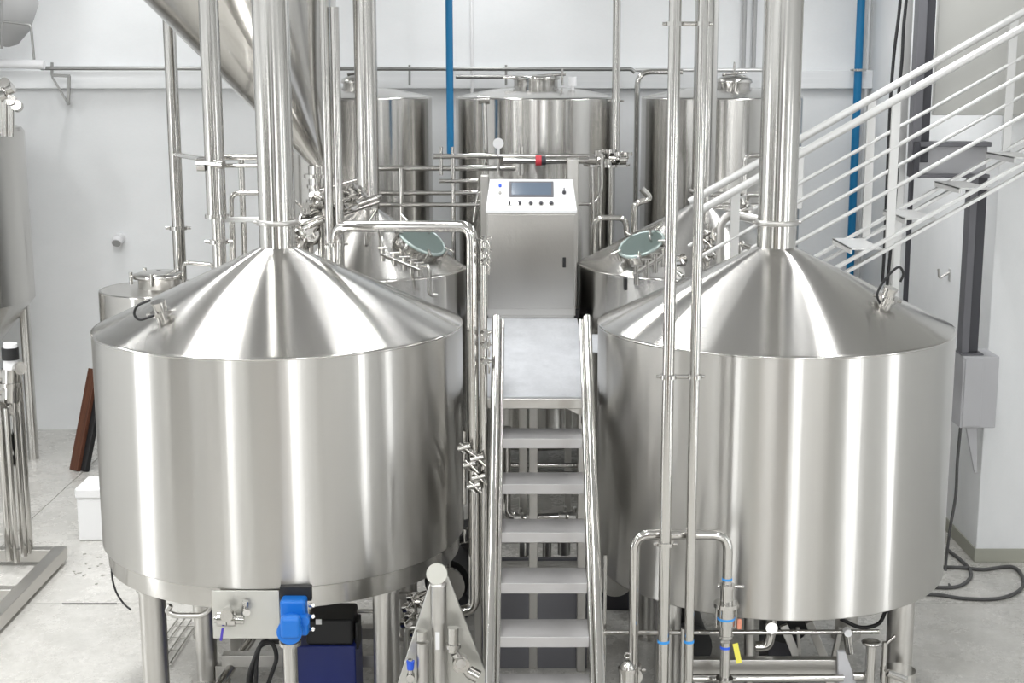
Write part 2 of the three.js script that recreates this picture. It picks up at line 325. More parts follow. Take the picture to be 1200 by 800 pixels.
// ---------------------------------------------------------------- the two small kettles behind
const LK = { x: -1.228, z: -11.3, R: 0.755, rim: 2.255, bot: 0.75, top: 2.711, sr: 0.088 };
const RK = { x: 1.405, z: -11.55, R: 0.985, rim: 2.255, bot: 0.75, top: 2.734, sr: 0.092 };
function smallKettle(t, label, az, rho, gr) {
  const o = thing('kettle', label, 'tank', V(t.x, 0, t.z));
  put('shell', lathe([[0.02, t.bot - 0.1], [t.R - 0.03, t.bot], [t.R, t.bot + 0.03], [t.R, t.rim - 0.02]], t.x, t.z, 128), steelShellFine, o);
  put('rim', lathe([[t.R, t.rim - 0.02], [t.R + 0.004, t.rim - 0.01], [t.R - 0.004, t.rim], [t.R - 0.02, t.rim + 0.008]], t.x, t.z, 128), steelFitting, o);
  put('roof', lathe([[t.R - 0.016, t.rim + 0.004], [t.R * 0.5, t.rim + (t.top - t.rim) * 0.5 * t.R / (t.R - t.sr)], [t.sr, t.top]], t.x, t.z, 128), steelRoof, o);
  const st = put('flue', lathe([[t.sr, t.top - 0.03], [t.sr, TOP - 0.01]], t.x, t.z, 40), steelStack, o);
  put('collar', lathe([[t.sr, t.top + 0.08], [t.sr + 0.018, t.top + 0.083], [t.sr + 0.018, t.top + 0.11], [t.sr, t.top + 0.113]], t.x, t.z, 40), steelSatin, st);
  for (const [sx, sz] of [[-1, 1], [1, 1], [-1, -1], [1, -1]]) { const x = t.x + sx * t.R * 0.62, z = t.z + sz * t.R * 0.62; put('leg', rod(V(x, 0, z), V(x, t.bot + 0.02, z), 0.05), steelSatin, o); }
  const p = onCone(t, az, rho), n = coneUp(t, az), at = (k) => p.clone().addScaledVector(n, k);
  const m = put('manway', [rod(at(-0.06), at(0.05), gr * 0.92, gr * 0.92, 40), ring(at(0.05), n, gr * 1.04, 0.022)], steelFitting, o);
  put('gasket', orient(new THREE.TorusGeometry(gr, 0.013, 10, 48).rotateX(Math.PI / 2), at(0.068), n), gasketGreen, m, 'pale green rubber gasket');
  put('glass_pane', orient(new THREE.CylinderGeometry(gr * 0.98, gr * 0.98, 0.012, 48), at(0.07), n), glassGreen, m, 'round greenish glass pane');
  const u = new THREE.Vector3().crossVectors(n, UPV).normalize(), w = new THREE.Vector3().crossVectors(u, n);
  for (const a of [0.4, 1.7, 2.9, 4.1, 5.3]) {
    const d = u.clone().multiplyScalar(Math.cos(a)).addScaledVector(w, Math.sin(a)), c = at(0.06).addScaledVector(d, gr * 1.1);
    put('clamp_bolt', [rod(c.clone().addScaledVector(n, -0.05), c.clone().addScaledVector(n, 0.035), 0.014, 0.014, 10), rod(c.clone().addScaledVector(n, 0.03).addScaledVector(d, -0.03), c.clone().addScaledVector(n, 0.03).addScaledVector(d, 0.05), 0.011, 0.011, 8)], steelFitting, m);
  }
  const h1 = at(0.085).addScaledVector(u, -gr * 0.55).addScaledVector(w, gr * 0.1), h2 = at(0.085).addScaledVector(u, -gr * 0.2).addScaledVector(w, gr * 0.6);
  put('handle', tube([h1, h1.clone().addScaledVector(n, 0.05), h2.clone().addScaledVector(n, 0.05), h2], 0.009, 0.03, 8), steelFitting, m);
  return o;
}
const mash = smallKettle(LK, 'smaller cone-roofed stainless kettle with round glass manway beside the control console', 1.02, 0.46, 0.20);
const whirl = smallKettle(RK, 'smaller cone-roofed stainless kettle with glass manway near the galvanised stair foot', -0.80, 0.70, 0.175);
// spray pipes and rim manifolds on the kettle roofs
{
  const a = onCone(LK, 0.05, 0.42), b = onCone(LK, 0.2, 0.22);
  put('spray_pipe', tube([a, a.clone().add(V(0, 0.14, 0)), b.clone().add(V(0.04, 0.12, 0)), b.clone().add(V(0.04, 0, 0))], 0.016, 0.05), steelFitting, mash);
  const c = onCone(LK, 0.3, 0.5);
  put('spray_pipe', tube([c, c.clone().add(V(0, 0.1, 0)), c.clone().add(V(0.0, 0.16, -0.1)), onCone(LK, 0.4, 0.24)], 0.012, 0.04), steelFitting, mash);
  const z = LK.z + LK.R + 0.02, m0 = P(446, 297, z), m1 = P(492, 316, z);
  put('manifold', tube([m0, m1], 0.02), steelFitting, mash);
  for (const k of [0.05, 0.35, 0.6, 0.8, 0.97]) { const q = m0.clone().lerp(m1, k); put('valve', [rod(q.clone().add(V(0, -0.05, 0)), q.clone().add(V(0, 0.045, 0)), 0.018), rod(q.clone().add(V(-0.03, 0.045, 0)), q.clone().add(V(0.04, 0.05, 0.01)), 0.008)], steelFitting, mash); }
  const g0 = P(503, 312, z - 0.06), g1 = P(503, 345, z - 0.06);
  put('level_pipe', tube([onCone(LK, 0.62, 0.62), g0, g1, P(512, 346, z - 0.1)], 0.016, 0.04), steelFitting, mash);
}
{
  const z = RK.z + RK.R * 0.93, m0 = P(742, 322, z), m1 = P(782, 296, z);
  put('manifold', tube([m0, m1], 0.02), steelFitting, whirl);
  for (const k of [0.1, 0.4, 0.65, 0.9]) { const q = m0.clone().lerp(m1, k); put('valve', [rod(q.clone().add(V(0, -0.09, 0)), q.clone().add(V(0, 0.05, 0)), 0.02), rod(q.clone().add(V(-0.04, 0.05, 0)), q.clone().add(V(0.04, 0.05, 0)), 0.009)], steelFitting, whirl); }
  put('lug', box(P(733, 330, z).x - 0.01, P(733, 330, z).x + 0.015, P(735, 340, z).y, P(735, 326, z).y, z - 0.1, z + 0.01), black, whirl);
}
single('vent_pipe', 'bent stainless tube arching over the kettle beside the console', 'pipe', tube([V(P(696, 280, -11.9).x, 2.29, -11.9), P(696, 255, -11.9), P(733, 255, -11.9), V(P(735, 270, -11.9).x, 2.44, -11.9)], 0.024, 0.09), steelPipe);
single('vent_pipe', 'thin stainless tube with zigzag bend above glass manway', 'pipe', tube([V(P(743, 270, -11.9).x, 2.46, -11.9), P(743, 238, -11.9), P(764, 233, -11.9), P(752, 221, -11.9)], 0.026, 0.06), steelPipe);
single('vent_pipe', 'slim upright stainless tube with hooked side pipe beside the console', 'pipe', [tube([P(694, 300, -12.2), P(694, 196, -12.2)], 0.018), tube([P(676, 239, -12.2), P(697, 239, -12.2), P(705, 225, -12.2), P(705, 180, -12.2)], 0.014, 0.06)], steelPipe);

// ---------------------------------------------------------------- row of three storage tanks at the wall
function storageTank(px, label, lid) {
  const c = P(px, 113, -13.5), x = c.x, z = -13.5, R = 0.735, rim = c.y;
  const o = thing('storage_tank', label, 'tank', V(x, 0, z), undefined);
  put('shell', lathe([[0.02, 0.34], [R - 0.05, 0.36], [R, 0.42], [R, rim - 0.015]], x, z, 128), steelShellFine, o);
  put('top', lathe([[R, rim - 0.015], [R - 0.006, rim], [R * 0.6, rim + 0.06], [0.24, rim + 0.085], [0.02, rim + 0.09]], x, z, 96), steelStack, o);
  for (const [sx, sz] of [[-1, 1], [1, 1], [-1, -1], [1, -1]]) put('leg', rod(V(x + sx * 0.46, 0, z + sz * 0.46), V(x + sx * 0.46, 0.42, z + sz * 0.46), 0.05), steelSatin, o);
  if (lid === 'round') {
    const m = put('manway', lathe([[0.2, rim + 0.06], [0.2, rim + 0.15], [0.22, rim + 0.155], [0.22, rim + 0.18], [0.19, rim + 0.19], [0.02, rim + 0.2]], x, z, 40), steelStack, o);
    put('handle', [rod(V(x - 0.3, rim + 0.17, z + 0.1), V(x + 0.27, rim + 0.2, z + 0.1), 0.012), rod(V(x + 0.24, rim + 0.1, z + 0.1), V(x + 0.24, rim + 0.25, z + 0.1), 0.01)], steelFitting, m);
    put('vent_cap', [rod(V(x + 0.33, rim + 0.02, z + 0.2), V(x + 0.33, rim + 0.1, z + 0.2), 0.015), rod(V(x + 0.33, rim + 0.1, z + 0.2), V(x + 0.33, rim + 0.18, z + 0.2), 0.035)], whitePlastic, o, 'white plastic vent cap');
  } else {
    const m = put('manway', lathe([[0.15, rim + 0.04], [0.15, rim + 0.12], [0.17, rim + 0.125], [0.16, rim + 0.16], [0.1, rim + 0.19], [0.02, rim + 0.2]], x + 0.09, z + 0.12, 40), steelFitting, o);
    put('handle', [rod(V(x - 0.02, rim + 0.2, z + 0.12), V(x + 0.2, rim + 0.22, z + 0.12), 0.012), rod(V(x + 0.09, rim + 0.2, z + 0.12), V(x + 0.09, rim + 0.31, z + 0.12), 0.01)], steelFitting, m);
  }
  return o;
}
const hlt = storageTank(628, 'tall stainless storage tank standing directly behind the control console', 'round');
storageTank(412, 'tall stainless storage tank behind the narrow flue of the console-side kettle', 'dome');
storageTank(846, 'tall stainless storage tank behind the paired pipes, domed lid on top', 'dome');
{ // level pipe on the middle tank
  const z = -12.72;
  put('spray_pipe', [tube([P(567, 116, z), P(570, 212, z)], 0.024), ring(P(567, 117, z), V(1, 0, 0), 0.035, 0.1)], steelFitting, hlt);
}

// ---------------------------------------------------------------- working platform with steep stair
const DECK = 1.865;
{
  const o = thing('work_platform', 'raised steel working platform between the brewing vessels', 'platform', V(0.03, 0, -10));
  put('deck', [box(-0.35, 0.395, DECK - 0.012, DECK, -10.0, -8.46, 0.003), box(-0.40, 0.40, DECK - 0.012, DECK, -12.2, -10.0, 0.003), box(0.395, 1.12, DECK - 0.012, DECK, -10.52, -9.84, 0.003)], deckMat, o);
  put('front_beam', box(-0.35, 0.395, DECK - 0.075, DECK - 0.012, -8.5, -8.455), steelSatin, o);
  for (const x of [-0.33, 0.375]) put('side_beam', box(x - 0.02, x + 0.02, DECK - 0.09, DECK - 0.012, -12.15, -8.5), steelSatin, o);
  put('cross_beam', box(-0.35, 0.395, DECK - 0.09, DECK - 0.012, -10.3, -10.24), steelSatin, o);
  put('gusset', prism([[0.24, DECK - 0.075], [0.385, DECK - 0.075], [0.385, DECK - 0.15]], 0.012).translate(0, 0, -8.49), steelSatin, o);
  for (const [x, z, m] of [[0.045, -8.8, steelSatin], [-0.02, -9.3, steelSatin], [-0.3, -8.75, steelSatin], [0.35, -8.75, steelSatin], [-0.32, -12.1, steelSatin], [0.36, -12.1, steelSatin], [1.0, -10.2, steelSatin]])
    put('post', box(x - 0.028, x + 0.028, 0, DECK - 0.012, z - 0.028, z + 0.028), m, o);
}
{
  const o = thing('steep_stair', 'steep stainless stair with two tube handrails leading up to the console', 'stairs', V(0.095, 0, -7.2));
  const rise = 0.2028, going = 0.256, y0 = 1.66, z0 = -8.246, xl = -0.142, xr = 0.332;
  for (let k = 0; k < 8; k++) {
    const y = y0 - rise * k, z = z0 + going * k;
    put('tread', [box(xl, xr, y - 0.008, y, z - 0.255, z, 0.002), box(xl, xr, y - 0.058, y - 0.004, z - 0.012, z, 0.003), box(xl, xr, y - 0.05, y - 0.004, z - 0.255, z - 0.245, 0.002)], treadMat, o);
  }
  const a = (x, k, dy = 0) => V(x, y0 - rise * k + dy, z0 + going * k - 0.1);
  const nrm = V(0, going, rise).normalize();
  for (const x of [xl - 0.012, xr + 0.012]) put('stringer', bar(a(x, -0.75, -0.02), a(x, 8.05, -0.02), 0.15, 0.014, nrm), steelSatin, o);
  for (const x of [-0.178, 0.366]) {
    const top = V(x, 2.314, -8.6), dir = V(0, -rise, going), end = top.clone().addScaledVector(dir, 7.9);
    const h = put('handrail', [tube([top, end], 0.026, 0.05, 16), new THREE.SphereGeometry(0.026, 14, 10).translate(top.x, top.y, top.z)], steelPipe, o);
    const inner = V(x < 0 ? 0.036 : -0.036, -0.012, 0.0);
    put('lower_rail', tube([top.clone().add(inner), end.clone().add(inner)], 0.012, 0.05, 12), steelPipe, h);
    for (const k of [0.25, 3.5, 7.2]) { const q = top.clone().addScaledVector(dir, k); put('baluster', rod(q, V(x < 0 ? xl - 0.012 : xr + 0.012, q.y - 0.58, q.z + 0.02), 0.014, 0.014, 10), steelPipe, h); }
  }
}

// ---------------------------------------------------------------- control console
{
  const zf = -11.2, bl = P(570.5, 373, zf), br = P(674.5, 373, zf), yDoor = P(620, 248, zf).y, yLip = P(620, 246, zf).y, yTop = P(620, 211, zf - 0.2).y, zt = zf - 0.2;
  const o = thing('control_console', 'stainless control console with white sloping panel and touch screen', 'console', V(0.04, DECK, zf - 0.2));
  put('cabinet', box(bl.x, br.x, DECK + 0.02, yDoor - 0.005, zf - 0.36, zf, 0.006), steelSatin, o);
  put('plinth', box(bl.x + 0.01, br.x - 0.01, DECK, DECK + 0.03, zf - 0.34, zf - 0.01), steelSatin, o);
  const door = put('door', box(bl.x + 0.012, br.x - 0.012, DECK + 0.075, yDoor - 0.02, zf - 0.004, zf + 0.012, 0.004), steelDoor, o);
  const kx = P(661, 307, zf);
  put('latch', box(kx.x - 0.011, kx.x + 0.013, P(0, 313, zf).y, P(0, 301, zf).y, zf + 0.01, zf + 0.024, 0.004), black, door, 'small black recessed latch');
  // sloping white head
  const w0 = bl.x - 0.004, w1 = br.x + 0.004, t0 = P(574, 211, zt).x, t1 = P(671, 211, zt).x;
  const head = new THREE.BufferGeometry();
  const q = [V(w0, yLip, zf + 0.014), V(w1, yLip, zf + 0.014), V(t1, yTop, zt), V(t0, yTop, zt), V(w0, yLip - 0.02, zf + 0.014), V(w1, yLip - 0.02, zf + 0.014), V(t1, yLip - 0.02, zt - 0.1), V(t0, yLip - 0.02, zt - 0.1), V(t1, yTop, zt - 0.1), V(t0, yTop, zt - 0.1)];
  const f = [[0, 1, 2], [0, 2, 3], [4, 5, 1], [4, 1, 0], [3, 2, 8], [3, 8, 9], [1, 5, 6], [1, 6, 2], [2, 6, 8], [4, 0, 7], [0, 3, 7], [3, 9, 7], [7, 9, 8], [7, 8, 6], [4, 7, 6], [4, 6, 5]];
  head.setAttribute('position', new THREE.Float32BufferAttribute(f.flatMap((t) => t.flatMap((i) => q[i].toArray())), 3));
  head.setAttribute('uv', new THREE.Float32BufferAttribute(new Array(f.length * 6).fill(0), 2)); head.computeVertexNormals();
  const panel = put('panel', head, whitePlastic, o, 'white sloping operator panel');
  const yS = (py) => { const k = (246 - py) / (246 - 211); return V(0, yLip + (yTop - yLip) * k, zf + 0.014 + (zt - zf - 0.014) * k); };
  const nrm = V(0, -(zt - zf - 0.014), yTop - yLip).normalize();
  const onPanel = (px, py, lift) => { const s = yS(py), x = P(px, py, s.z).x; return V(x, s.y, s.z).addScaledVector(nrm, lift); };
  const slab = (px0, px1, py0, py1, th, lift) => { const a = onPanel((px0 + px1) / 2, py0, lift), b = onPanel((px0 + px1) / 2, py1, lift); return bar(a, b, onPanel(px1, py0, 0).x - onPanel(px0, py0, 0).x, th, V(1, 0, 0)); };
  put('screen_bezel', slab(597, 648.5, 213.2, 230.8, 0.012, 0.003), columnGrey, panel);
  put('touch_screen', slab(599.5, 646, 215, 229.2, 0.012, 0.006), screenMat, panel);
  for (const px of [597, 609, 622, 634, 646]) {
    const b = put('button', rod(onPanel(px, 239, 0), onPanel(px, 239, 0.012), 0.018, 0.018, 20), steelFitting, panel);
    put('button_cap', rod(onPanel(px, 239, 0.01), onPanel(px, 239, 0.02), 0.012, 0.012, 16), columnDark, b);
  }
  put('indicator_lamp', rod(onPanel(586, 218, 0), onPanel(586, 218, 0.014), 0.012, 0.012, 16), bluePart, panel);
  put('button', rod(onPanel(586, 226.5, 0), onPanel(586, 226.5, 0.012), 0.011, 0.011, 16), wireMat, panel);
  put('selector_switch', [rod(onPanel(661, 226, 0), onPanel(661, 226, 0.014), 0.014, 0.014, 16), bar(onPanel(661, 229, 0.018), onPanel(661, 222, 0.018), 0.008, 0.012, V(1, 0, 0))], columnDark, panel);
  put('cable_duct', box(br.x - 0.06, br.x + 0.028, DECK, P(620, 186, zf - 0.4).y, zf - 0.55, zf - 0.37, 0.01), steelSatin, o);
  put('cable_duct', box(bl.x - 0.055, bl.x + 0.01, DECK, P(620, 205, zf - 0.4).y, zf - 0.5, zf - 0.37, 0.01), steelSatin, o);
  for (const x of [bl.x - 0.01, br.x + 0.012]) put('foot', box(x - 0.022, x + 0.022, DECK, DECK + 0.06, zf - 0.1, zf - 0.02), black, o);
}

// ---------------------------------------------------------------- upright pipes
function upright(name, label, px, py, z, r, y0, y1, mat, clamps = [], group) {
  const c = P(px, py, z), o = thing(name, label, 'pipe', V(c.x, y0, z), group);
  put('pipe', rod(V(c.x, y0, z), V(c.x, y1, z), r, r, 24), mat, o);
  for (const k of clamps) put('clamp', clampAt(V(c.x, P(px, k, z).y, z), UPV, r), steelFitting, o);
  return { o, x: c.x };
}
{
  const z = -7.3;
  const a = upright('upright_pipe', 'taller outer pipe of the pair, nearer the steep stair', 784, 400, z, 0.031, 0, TOP, steelPipe, [637]);
  const b = upright('upright_pipe', 'slimmer pipe of the pair, farther from the steep stair', 815, 400, z, 0.026, 0, TOP, steelPipe, []);
  for (const py of [28, 441]) {
    const y = P(800, py, z).y;
    put('pipe_bracket', [...clampAt(V(a.x, y, z), UPV, 0.031), ...clampAt(V(b.x, y, z), UPV, 0.026), rod(V(a.x, y, z), V(b.x, y, z), 0.011)], steelFitting, a.o);
  }
  for (const [q, r] of [[a, 0.0325], [b, 0.0275]]) put('tape', ring(V(q.x, P(790, 751, z).y, z), UPV, r, 0.014), tapeBlue, q.o, 'strip of blue tape');
}
{
  const z = -7.43, L = P(743, 700, z).x, Rr = P(851.5, 700, z).x, yT = P(800, 626, z).y;
  const o = thing('transfer_pipe', 'stainless pipe bent like an arch with butterfly valve crossing behind the paired pipes', 'pipe', V((L + Rr) / 2, 0, z));
  const yc = P(851, 688, z).y;
  put('pipe', tube([V(L, 0.06, z), V(L, yT, z), V(Rr, yT, z), V(Rr, yc, z)], 0.027, 0.09, 20), steelPipe, o);
  put('pipe', rod(V(Rr, 0.05, z), V(Rr, P(851, 752, z).y, z), 0.027, 0.027, 20), steelPipe, o);
  const Y = (py) => P(851, py, z).y;
  const v = put('valve_body', [ring(V(Rr, Y(686), z), UPV, 0.042, 0.018), rod(V(Rr, Y(706), z), V(Rr, Y(688), z), 0.036), ring(V(Rr, Y(708), z), UPV, 0.07, 0.022), rod(V(Rr, Y(732), z), V(Rr, Y(710), z), 0.046), rod(V(Rr, Y(745), z), V(Rr, Y(732), z), 0.038), ring(V(Rr, Y(745), z), UPV, 0.042, 0.014)], steelFitting, o);
  put('clamp', [rod(V(Rr - 0.05, Y(686), z), V(Rr + 0.09, Y(687), z), 0.009)], steelFitting, v);
  put('tie_rods', [-1, 1].map((s) => rod(V(Rr + s * 0.052, Y(735), z), V(Rr + s * 0.052, Y(708), z), 0.006, 0.006, 8)), steelFitting, v);
  put('tape', ring(V(Rr, Y(678), z), UPV, 0.0285, 0.012), tapeBlue, o); put('tape', ring(V(Rr, Y(724), z), UPV, 0.0475, 0.012), tapeBlue, v); put('tape', ring(V(Rr, Y(758), z), UPV, 0.0285, 0.014), bluePart, o);
  put('valve_tag', box(Rr + 0.06, Rr + 0.085, Y(737), Y(725), z - 0.01, z + 0.01, 0.008), orangeTag, v, 'orange plastic valve tag');
  const t = bar(V(Rr + 0.05, Y(752), z + 0.02), V(Rr + 0.075, Y(775), z + 0.02), 0.03, 0.006, V(1, 0, 0));
  put('valve_lever', t, yellowTag, v, 'yellow valve lever');
  for (const [x, py] of [[L, 785], [Rr, 796]]) put('clamp', clampAt(V(x, P(745, py, z).y, z), UPV, 0.034), steelFitting, o);
  put('valve_body', [rod(V(L + 0.0, P(745, 800, z).y, z), V(L, P(745, 778, z).y, z), 0.045), ring(V(L, P(745, 790, z).y, z), V(0, 0, 1), 0.05, 0.07)], steelFitting, o);
}
upright('upright_pipe', 'thin stainless rod standing beside the stair handrail and dark vessel flank', 709, 700, -7.9, 0.01, 0, P(709, 650, -7.9).y, steelPipe);
// pipes behind the blue-motor vessel
upright('upright_pipe', 'tall plain stainless pipe rising beside the low round tank', 206, 200, -12.62, 0.055, 0, TOP, steelPipe, [267]);
{
  const z = -10.4, c = P(252, 200, z), o = thing('upright_pipe', 'thick stainless pipe stepping down to a thinner one above the vessel roof', 'pipe', V(c.x, 0, z));
  const ys = P(252, 253, z).y;
  put('pipe', rod(V(c.x, ys, z), V(c.x, TOP, z), 0.07, 0.07, 28), steelPipe, o);
  put('pipe', rod(V(c.x + 0.008, 0, z), V(c.x + 0.008, ys, z), 0.048, 0.048, 24), steelPipe, o);
  put('flange', [ring(V(c.x, ys, z), UPV, 0.085, 0.03)], steelFitting, o);
  put('clamp', clampAt(V(c.x + 0.008, P(252, 283, z).y, z), UPV, 0.05), steelFitting, o);
  put('pipe_bracket', [tube([P(206, 181, -12.55), P(236, 186, z - 0.1), P(262, 189, z + 0.05)], 0.02), rod(P(232, 190, z), P(262, 193, z + 0.08), 0.03), ring(P(236, 194, z + 0.02), V(1, 0, 0), 0.04, 0.06)], steelFitting, o);
}
upright('upright_pipe', 'slim stainless post carrying short rails behind the vessel roof', 284, 230, -10.6, 0.022, 0, P(284, 186, -10.6).y, steelPipe);
{
  const z = -10.55, E = (py, px0) => [P(px0, py, z), P(322, py, z)];
  const o = thing('guard_rail', 'short stainless guard rail beside the tall flue of the blue-motor vessel', 'railing', V(P(290, 200, z).x, 0, z));
  put('rail', tube(E(184, 262), 0.022), steelPipe, o); put('rail', tube(E(194, 262), 0.016), steelPipe, o);
  put('rail', tube([P(271, 310, z), P(271, 226, z), P(322, 226, z)], 0.018, 0.06), steelPipe, o);
  put('rail', box(P(263, 257, z).x, P(322, 257, z).x, P(280, 260, z).y, P(280, 254, z).y, z - 0.02, z + 0.02), aluminium, o);
  put('post', rod(V(P(274, 300, z).x, 0, z), V(P(274, 300, z).x, P(274, 258, z).y, z), 0.016), steelPipe, o);
}
// pipe run beside the console
{
  const z = -8.35, xv = P(553.5, 300, z).x, yH = P(480, 265, z).y, zb = -8.92, yb = P(553, 716, z).y;
  const o = thing('transfer_pipe', 'stainless pipe crossing over the vessel roof and dropping beside the stair', 'pipe', V(xv, 0, z));
  const e = P(394, 265, zb);
  put('pipe', tube([V(e.x, 2.6, zb), e, V(xv, yH, z), V(xv, yb, z), V(xv - 0.3, yb, z)], 0.034, 0.09, 20), steelPipe, o);
  put('clamp', clampAt(V(e.x, P(394, 286, zb).y, zb), UPV, 0.036), steelFitting, o);
  const x2 = P(566.5, 400, z).x;
  put('drop_pipe', rod(V(x2, 0, z + 0.01), V(x2, P(566, 280, z).y, z + 0.01), 0.024, 0.024, 20), steelPipe, o);
  for (const [py, n] of [[282, 4], [296, 3], [308, 3], [392, 4], [405, 3], [424, 2]]) {
    const q = P(568, py, z + 0.03);
    const v = put('valve', [ring(q, UPV, 0.03, 0.022), ring(q.clone().add(V(0.005, 0.01, 0.02)), V(0.4, 0, 1), 0.022, 0.05), rod(q.clone().add(V(-0.02, 0, 0.03)), q.clone().add(V(0.04, 0.006 * n, 0.035)), 0.008)], steelFitting, o);
    put('handle', tube([q.clone().add(V(0.0, 0.02, 0.035)), q.clone().add(V(0.03, -0.015, 0.045)), q.clone().add(V(0.025, -0.06, 0.04))], 0.006, 0.02, 8), steelFitting, v);
  }
  for (const [px, py] of [[545, 525], [551, 545], [560, 538], [562, 560], [556, 570]]) {
    const q = P(px, py, z + 0.05);
    put('valve', [ring(q, V(0.5, 0.2, 1), 0.036, 0.035), ring(q.clone().add(V(0, 0.014, 0.02)), V(1, 0.3, 0.2), 0.022, 0.08), rod(q.clone().add(V(-0.03, 0.04, 0.03)), q.clone().add(V(0.045, -0.03, 0.04)), 0.008)], steelFitting, o);
  }
  put('pipe', tube([P(544, 505, z + 0.02), P(544, 590, z + 0.02)], 0.012), steelPipe, o);
}
// blue and grey service pipes
upright('service_pipe', 'bright blue vertical pipe ending on the pipe rack near the console', 527, 90, -12.62, 0.031, P(527, 180, -12.62).y, TOP, bluePipeMat);
upright('service_pipe', 'bright blue vertical pipe in the room corner behind the stair', 1003, 150, -14.85, 0.04, 0, TOP, bluePipeMat, [82]);
upright('service_pipe', 'thin grey conduit in the room corner beside a blue pipe', 1013, 150, -14.95, 0.022, 0, TOP, aluminium);
const risers = upright('upright_pipe', 'plain stainless pipe dropping onto the valve cluster beside the storage tank', 722, 90, -12.55, 0.034, P(722, 190, -12.55).y, TOP, steelPipe, [118]);
upright('service_pipe', 'thin white pipe on the wall above the console-side tank top', 553, 50, -14.9, 0.016, P(553, 112, -14.9).y, TOP, whitePlastic);
for (const [px, n] of [[872, 'paired pipes'], [884, 'wide flue']]) upright('service_pipe', `grey conduit on the wall above the domed tank lid, nearer the ${n}`, px, 40, -14.95, 0.022, P(px, 88, -14.95).y, TOP, ductGrey);
single('vent_pipe', 'thin stainless pipe with one elbow between two storage tanks', 'pipe', tube([P(800, 84, -14.3), P(747, 84, -14.3), V(P(747, 84, -14.3).x, 0.0, -14.3)], 0.027, 0.14), steelPipe);
{
  const z = -14.75, o = thing('wall_pipe', 'long thin steel pipe on brackets along the white wall', 'pipe', P(60, 122, -14.9));
  put('pipe', tube([P(48, 80, z), P(740, 81, z), P(744, 85, z)], 0.02), galvanised, o);
  put('pipe', tube([P(744, 82, z), P(895, 82, z)], 0.02), aluminium, o);
  for (const px of [72]) {
    const a = P(px - 14, 88, z), b = P(px + 10, 88, z + 0.1), c = P(px + 9, 121, -14.88);
    put('bracket', [bar(P(px - 12, 88, z), P(px + 10, 89, z), 0.03, 0.03), bar(P(px + 9, 89, z), P(px + 8, 122, z), 0.03, 0.03, V(1, 0, 0)), bar(P(px - 11, 90, z), P(px + 7, 120, z), 0.02, 0.02, V(1, 0, 0)), rod(P(px - 11, 73, z), P(px - 11, 88, z), 0.014), rod(P(px + 8, 121, z), P(px + 8, 121, BACK + 0.01), 0.02)], galvanised, o);
  }
  for (const px of [593, 480]) put('hanger', rod(P(px, 76, z), P(px, 100, z), 0.012), galvanised, o);
}
single('wall_pipe', 'shorter thin pipe passing over the middle tank manway', 'pipe', [tube([P(534, 90, -14.4), P(655, 90, -14.4)], 0.018), rod(P(648, 86, -14.4), P(648, 103, -14.4), 0.012)], galvanised);
single('wall_pipe', 'fat white lagged pipe below the grey duct in the corner', 'pipe', tube([P(-60, 73, -14.6), P(52, 76, -14.6)], 0.045), whitePlastic);
{ // grey duct end with a tube frame, top corner
  const c = P(8, 0, -14.2), o = thing('ventilation_duct', 'grey round duct end hanging high above the fermenter', 'duct', c);
  put('duct', lathe([[0.02, P(8, 55, -14.2).y], [0.1, P(8, 52, -14.2).y], [0.22, P(8, 35, -14.2).y], [0.31, P(8, 5, -14.2).y], [0.33, TOP]], P(5, 0, -14.2).x, -14.2, 40), ductGrey, o);
  put('frame', [tube([P(2, 57, -13.8), P(2, 25, -13.8), P(36, 29, -13.8), P(40, 70, -13.8)], 0.012, 0.04), rod(P(2, 25, -13.8), P(2, -20, -13.8), 0.012)], galvanised, o);
}
{ // small round fixture on the wall
  const c = P(141, 279, BACK), o = thing('wall_sensor', 'small white round fitting on the bare wall by the low tank', 'fitting', V(c.x, c.y - 0.08, BACK));
  put('housing', [rod(V(c.x, c.y, BACK), V(c.x, c.y, BACK + 0.12), 0.055), ring(V(c.x, c.y - 0.02, BACK + 0.13), V(0, -0.7, 1), 0.052, 0.05)], whitePlastic, o);
  put('lens', ring(V(c.x, c.y - 0.035, BACK + 0.155), V(0, -0.7, 1), 0.044, 0.01), ductGrey, o);
}

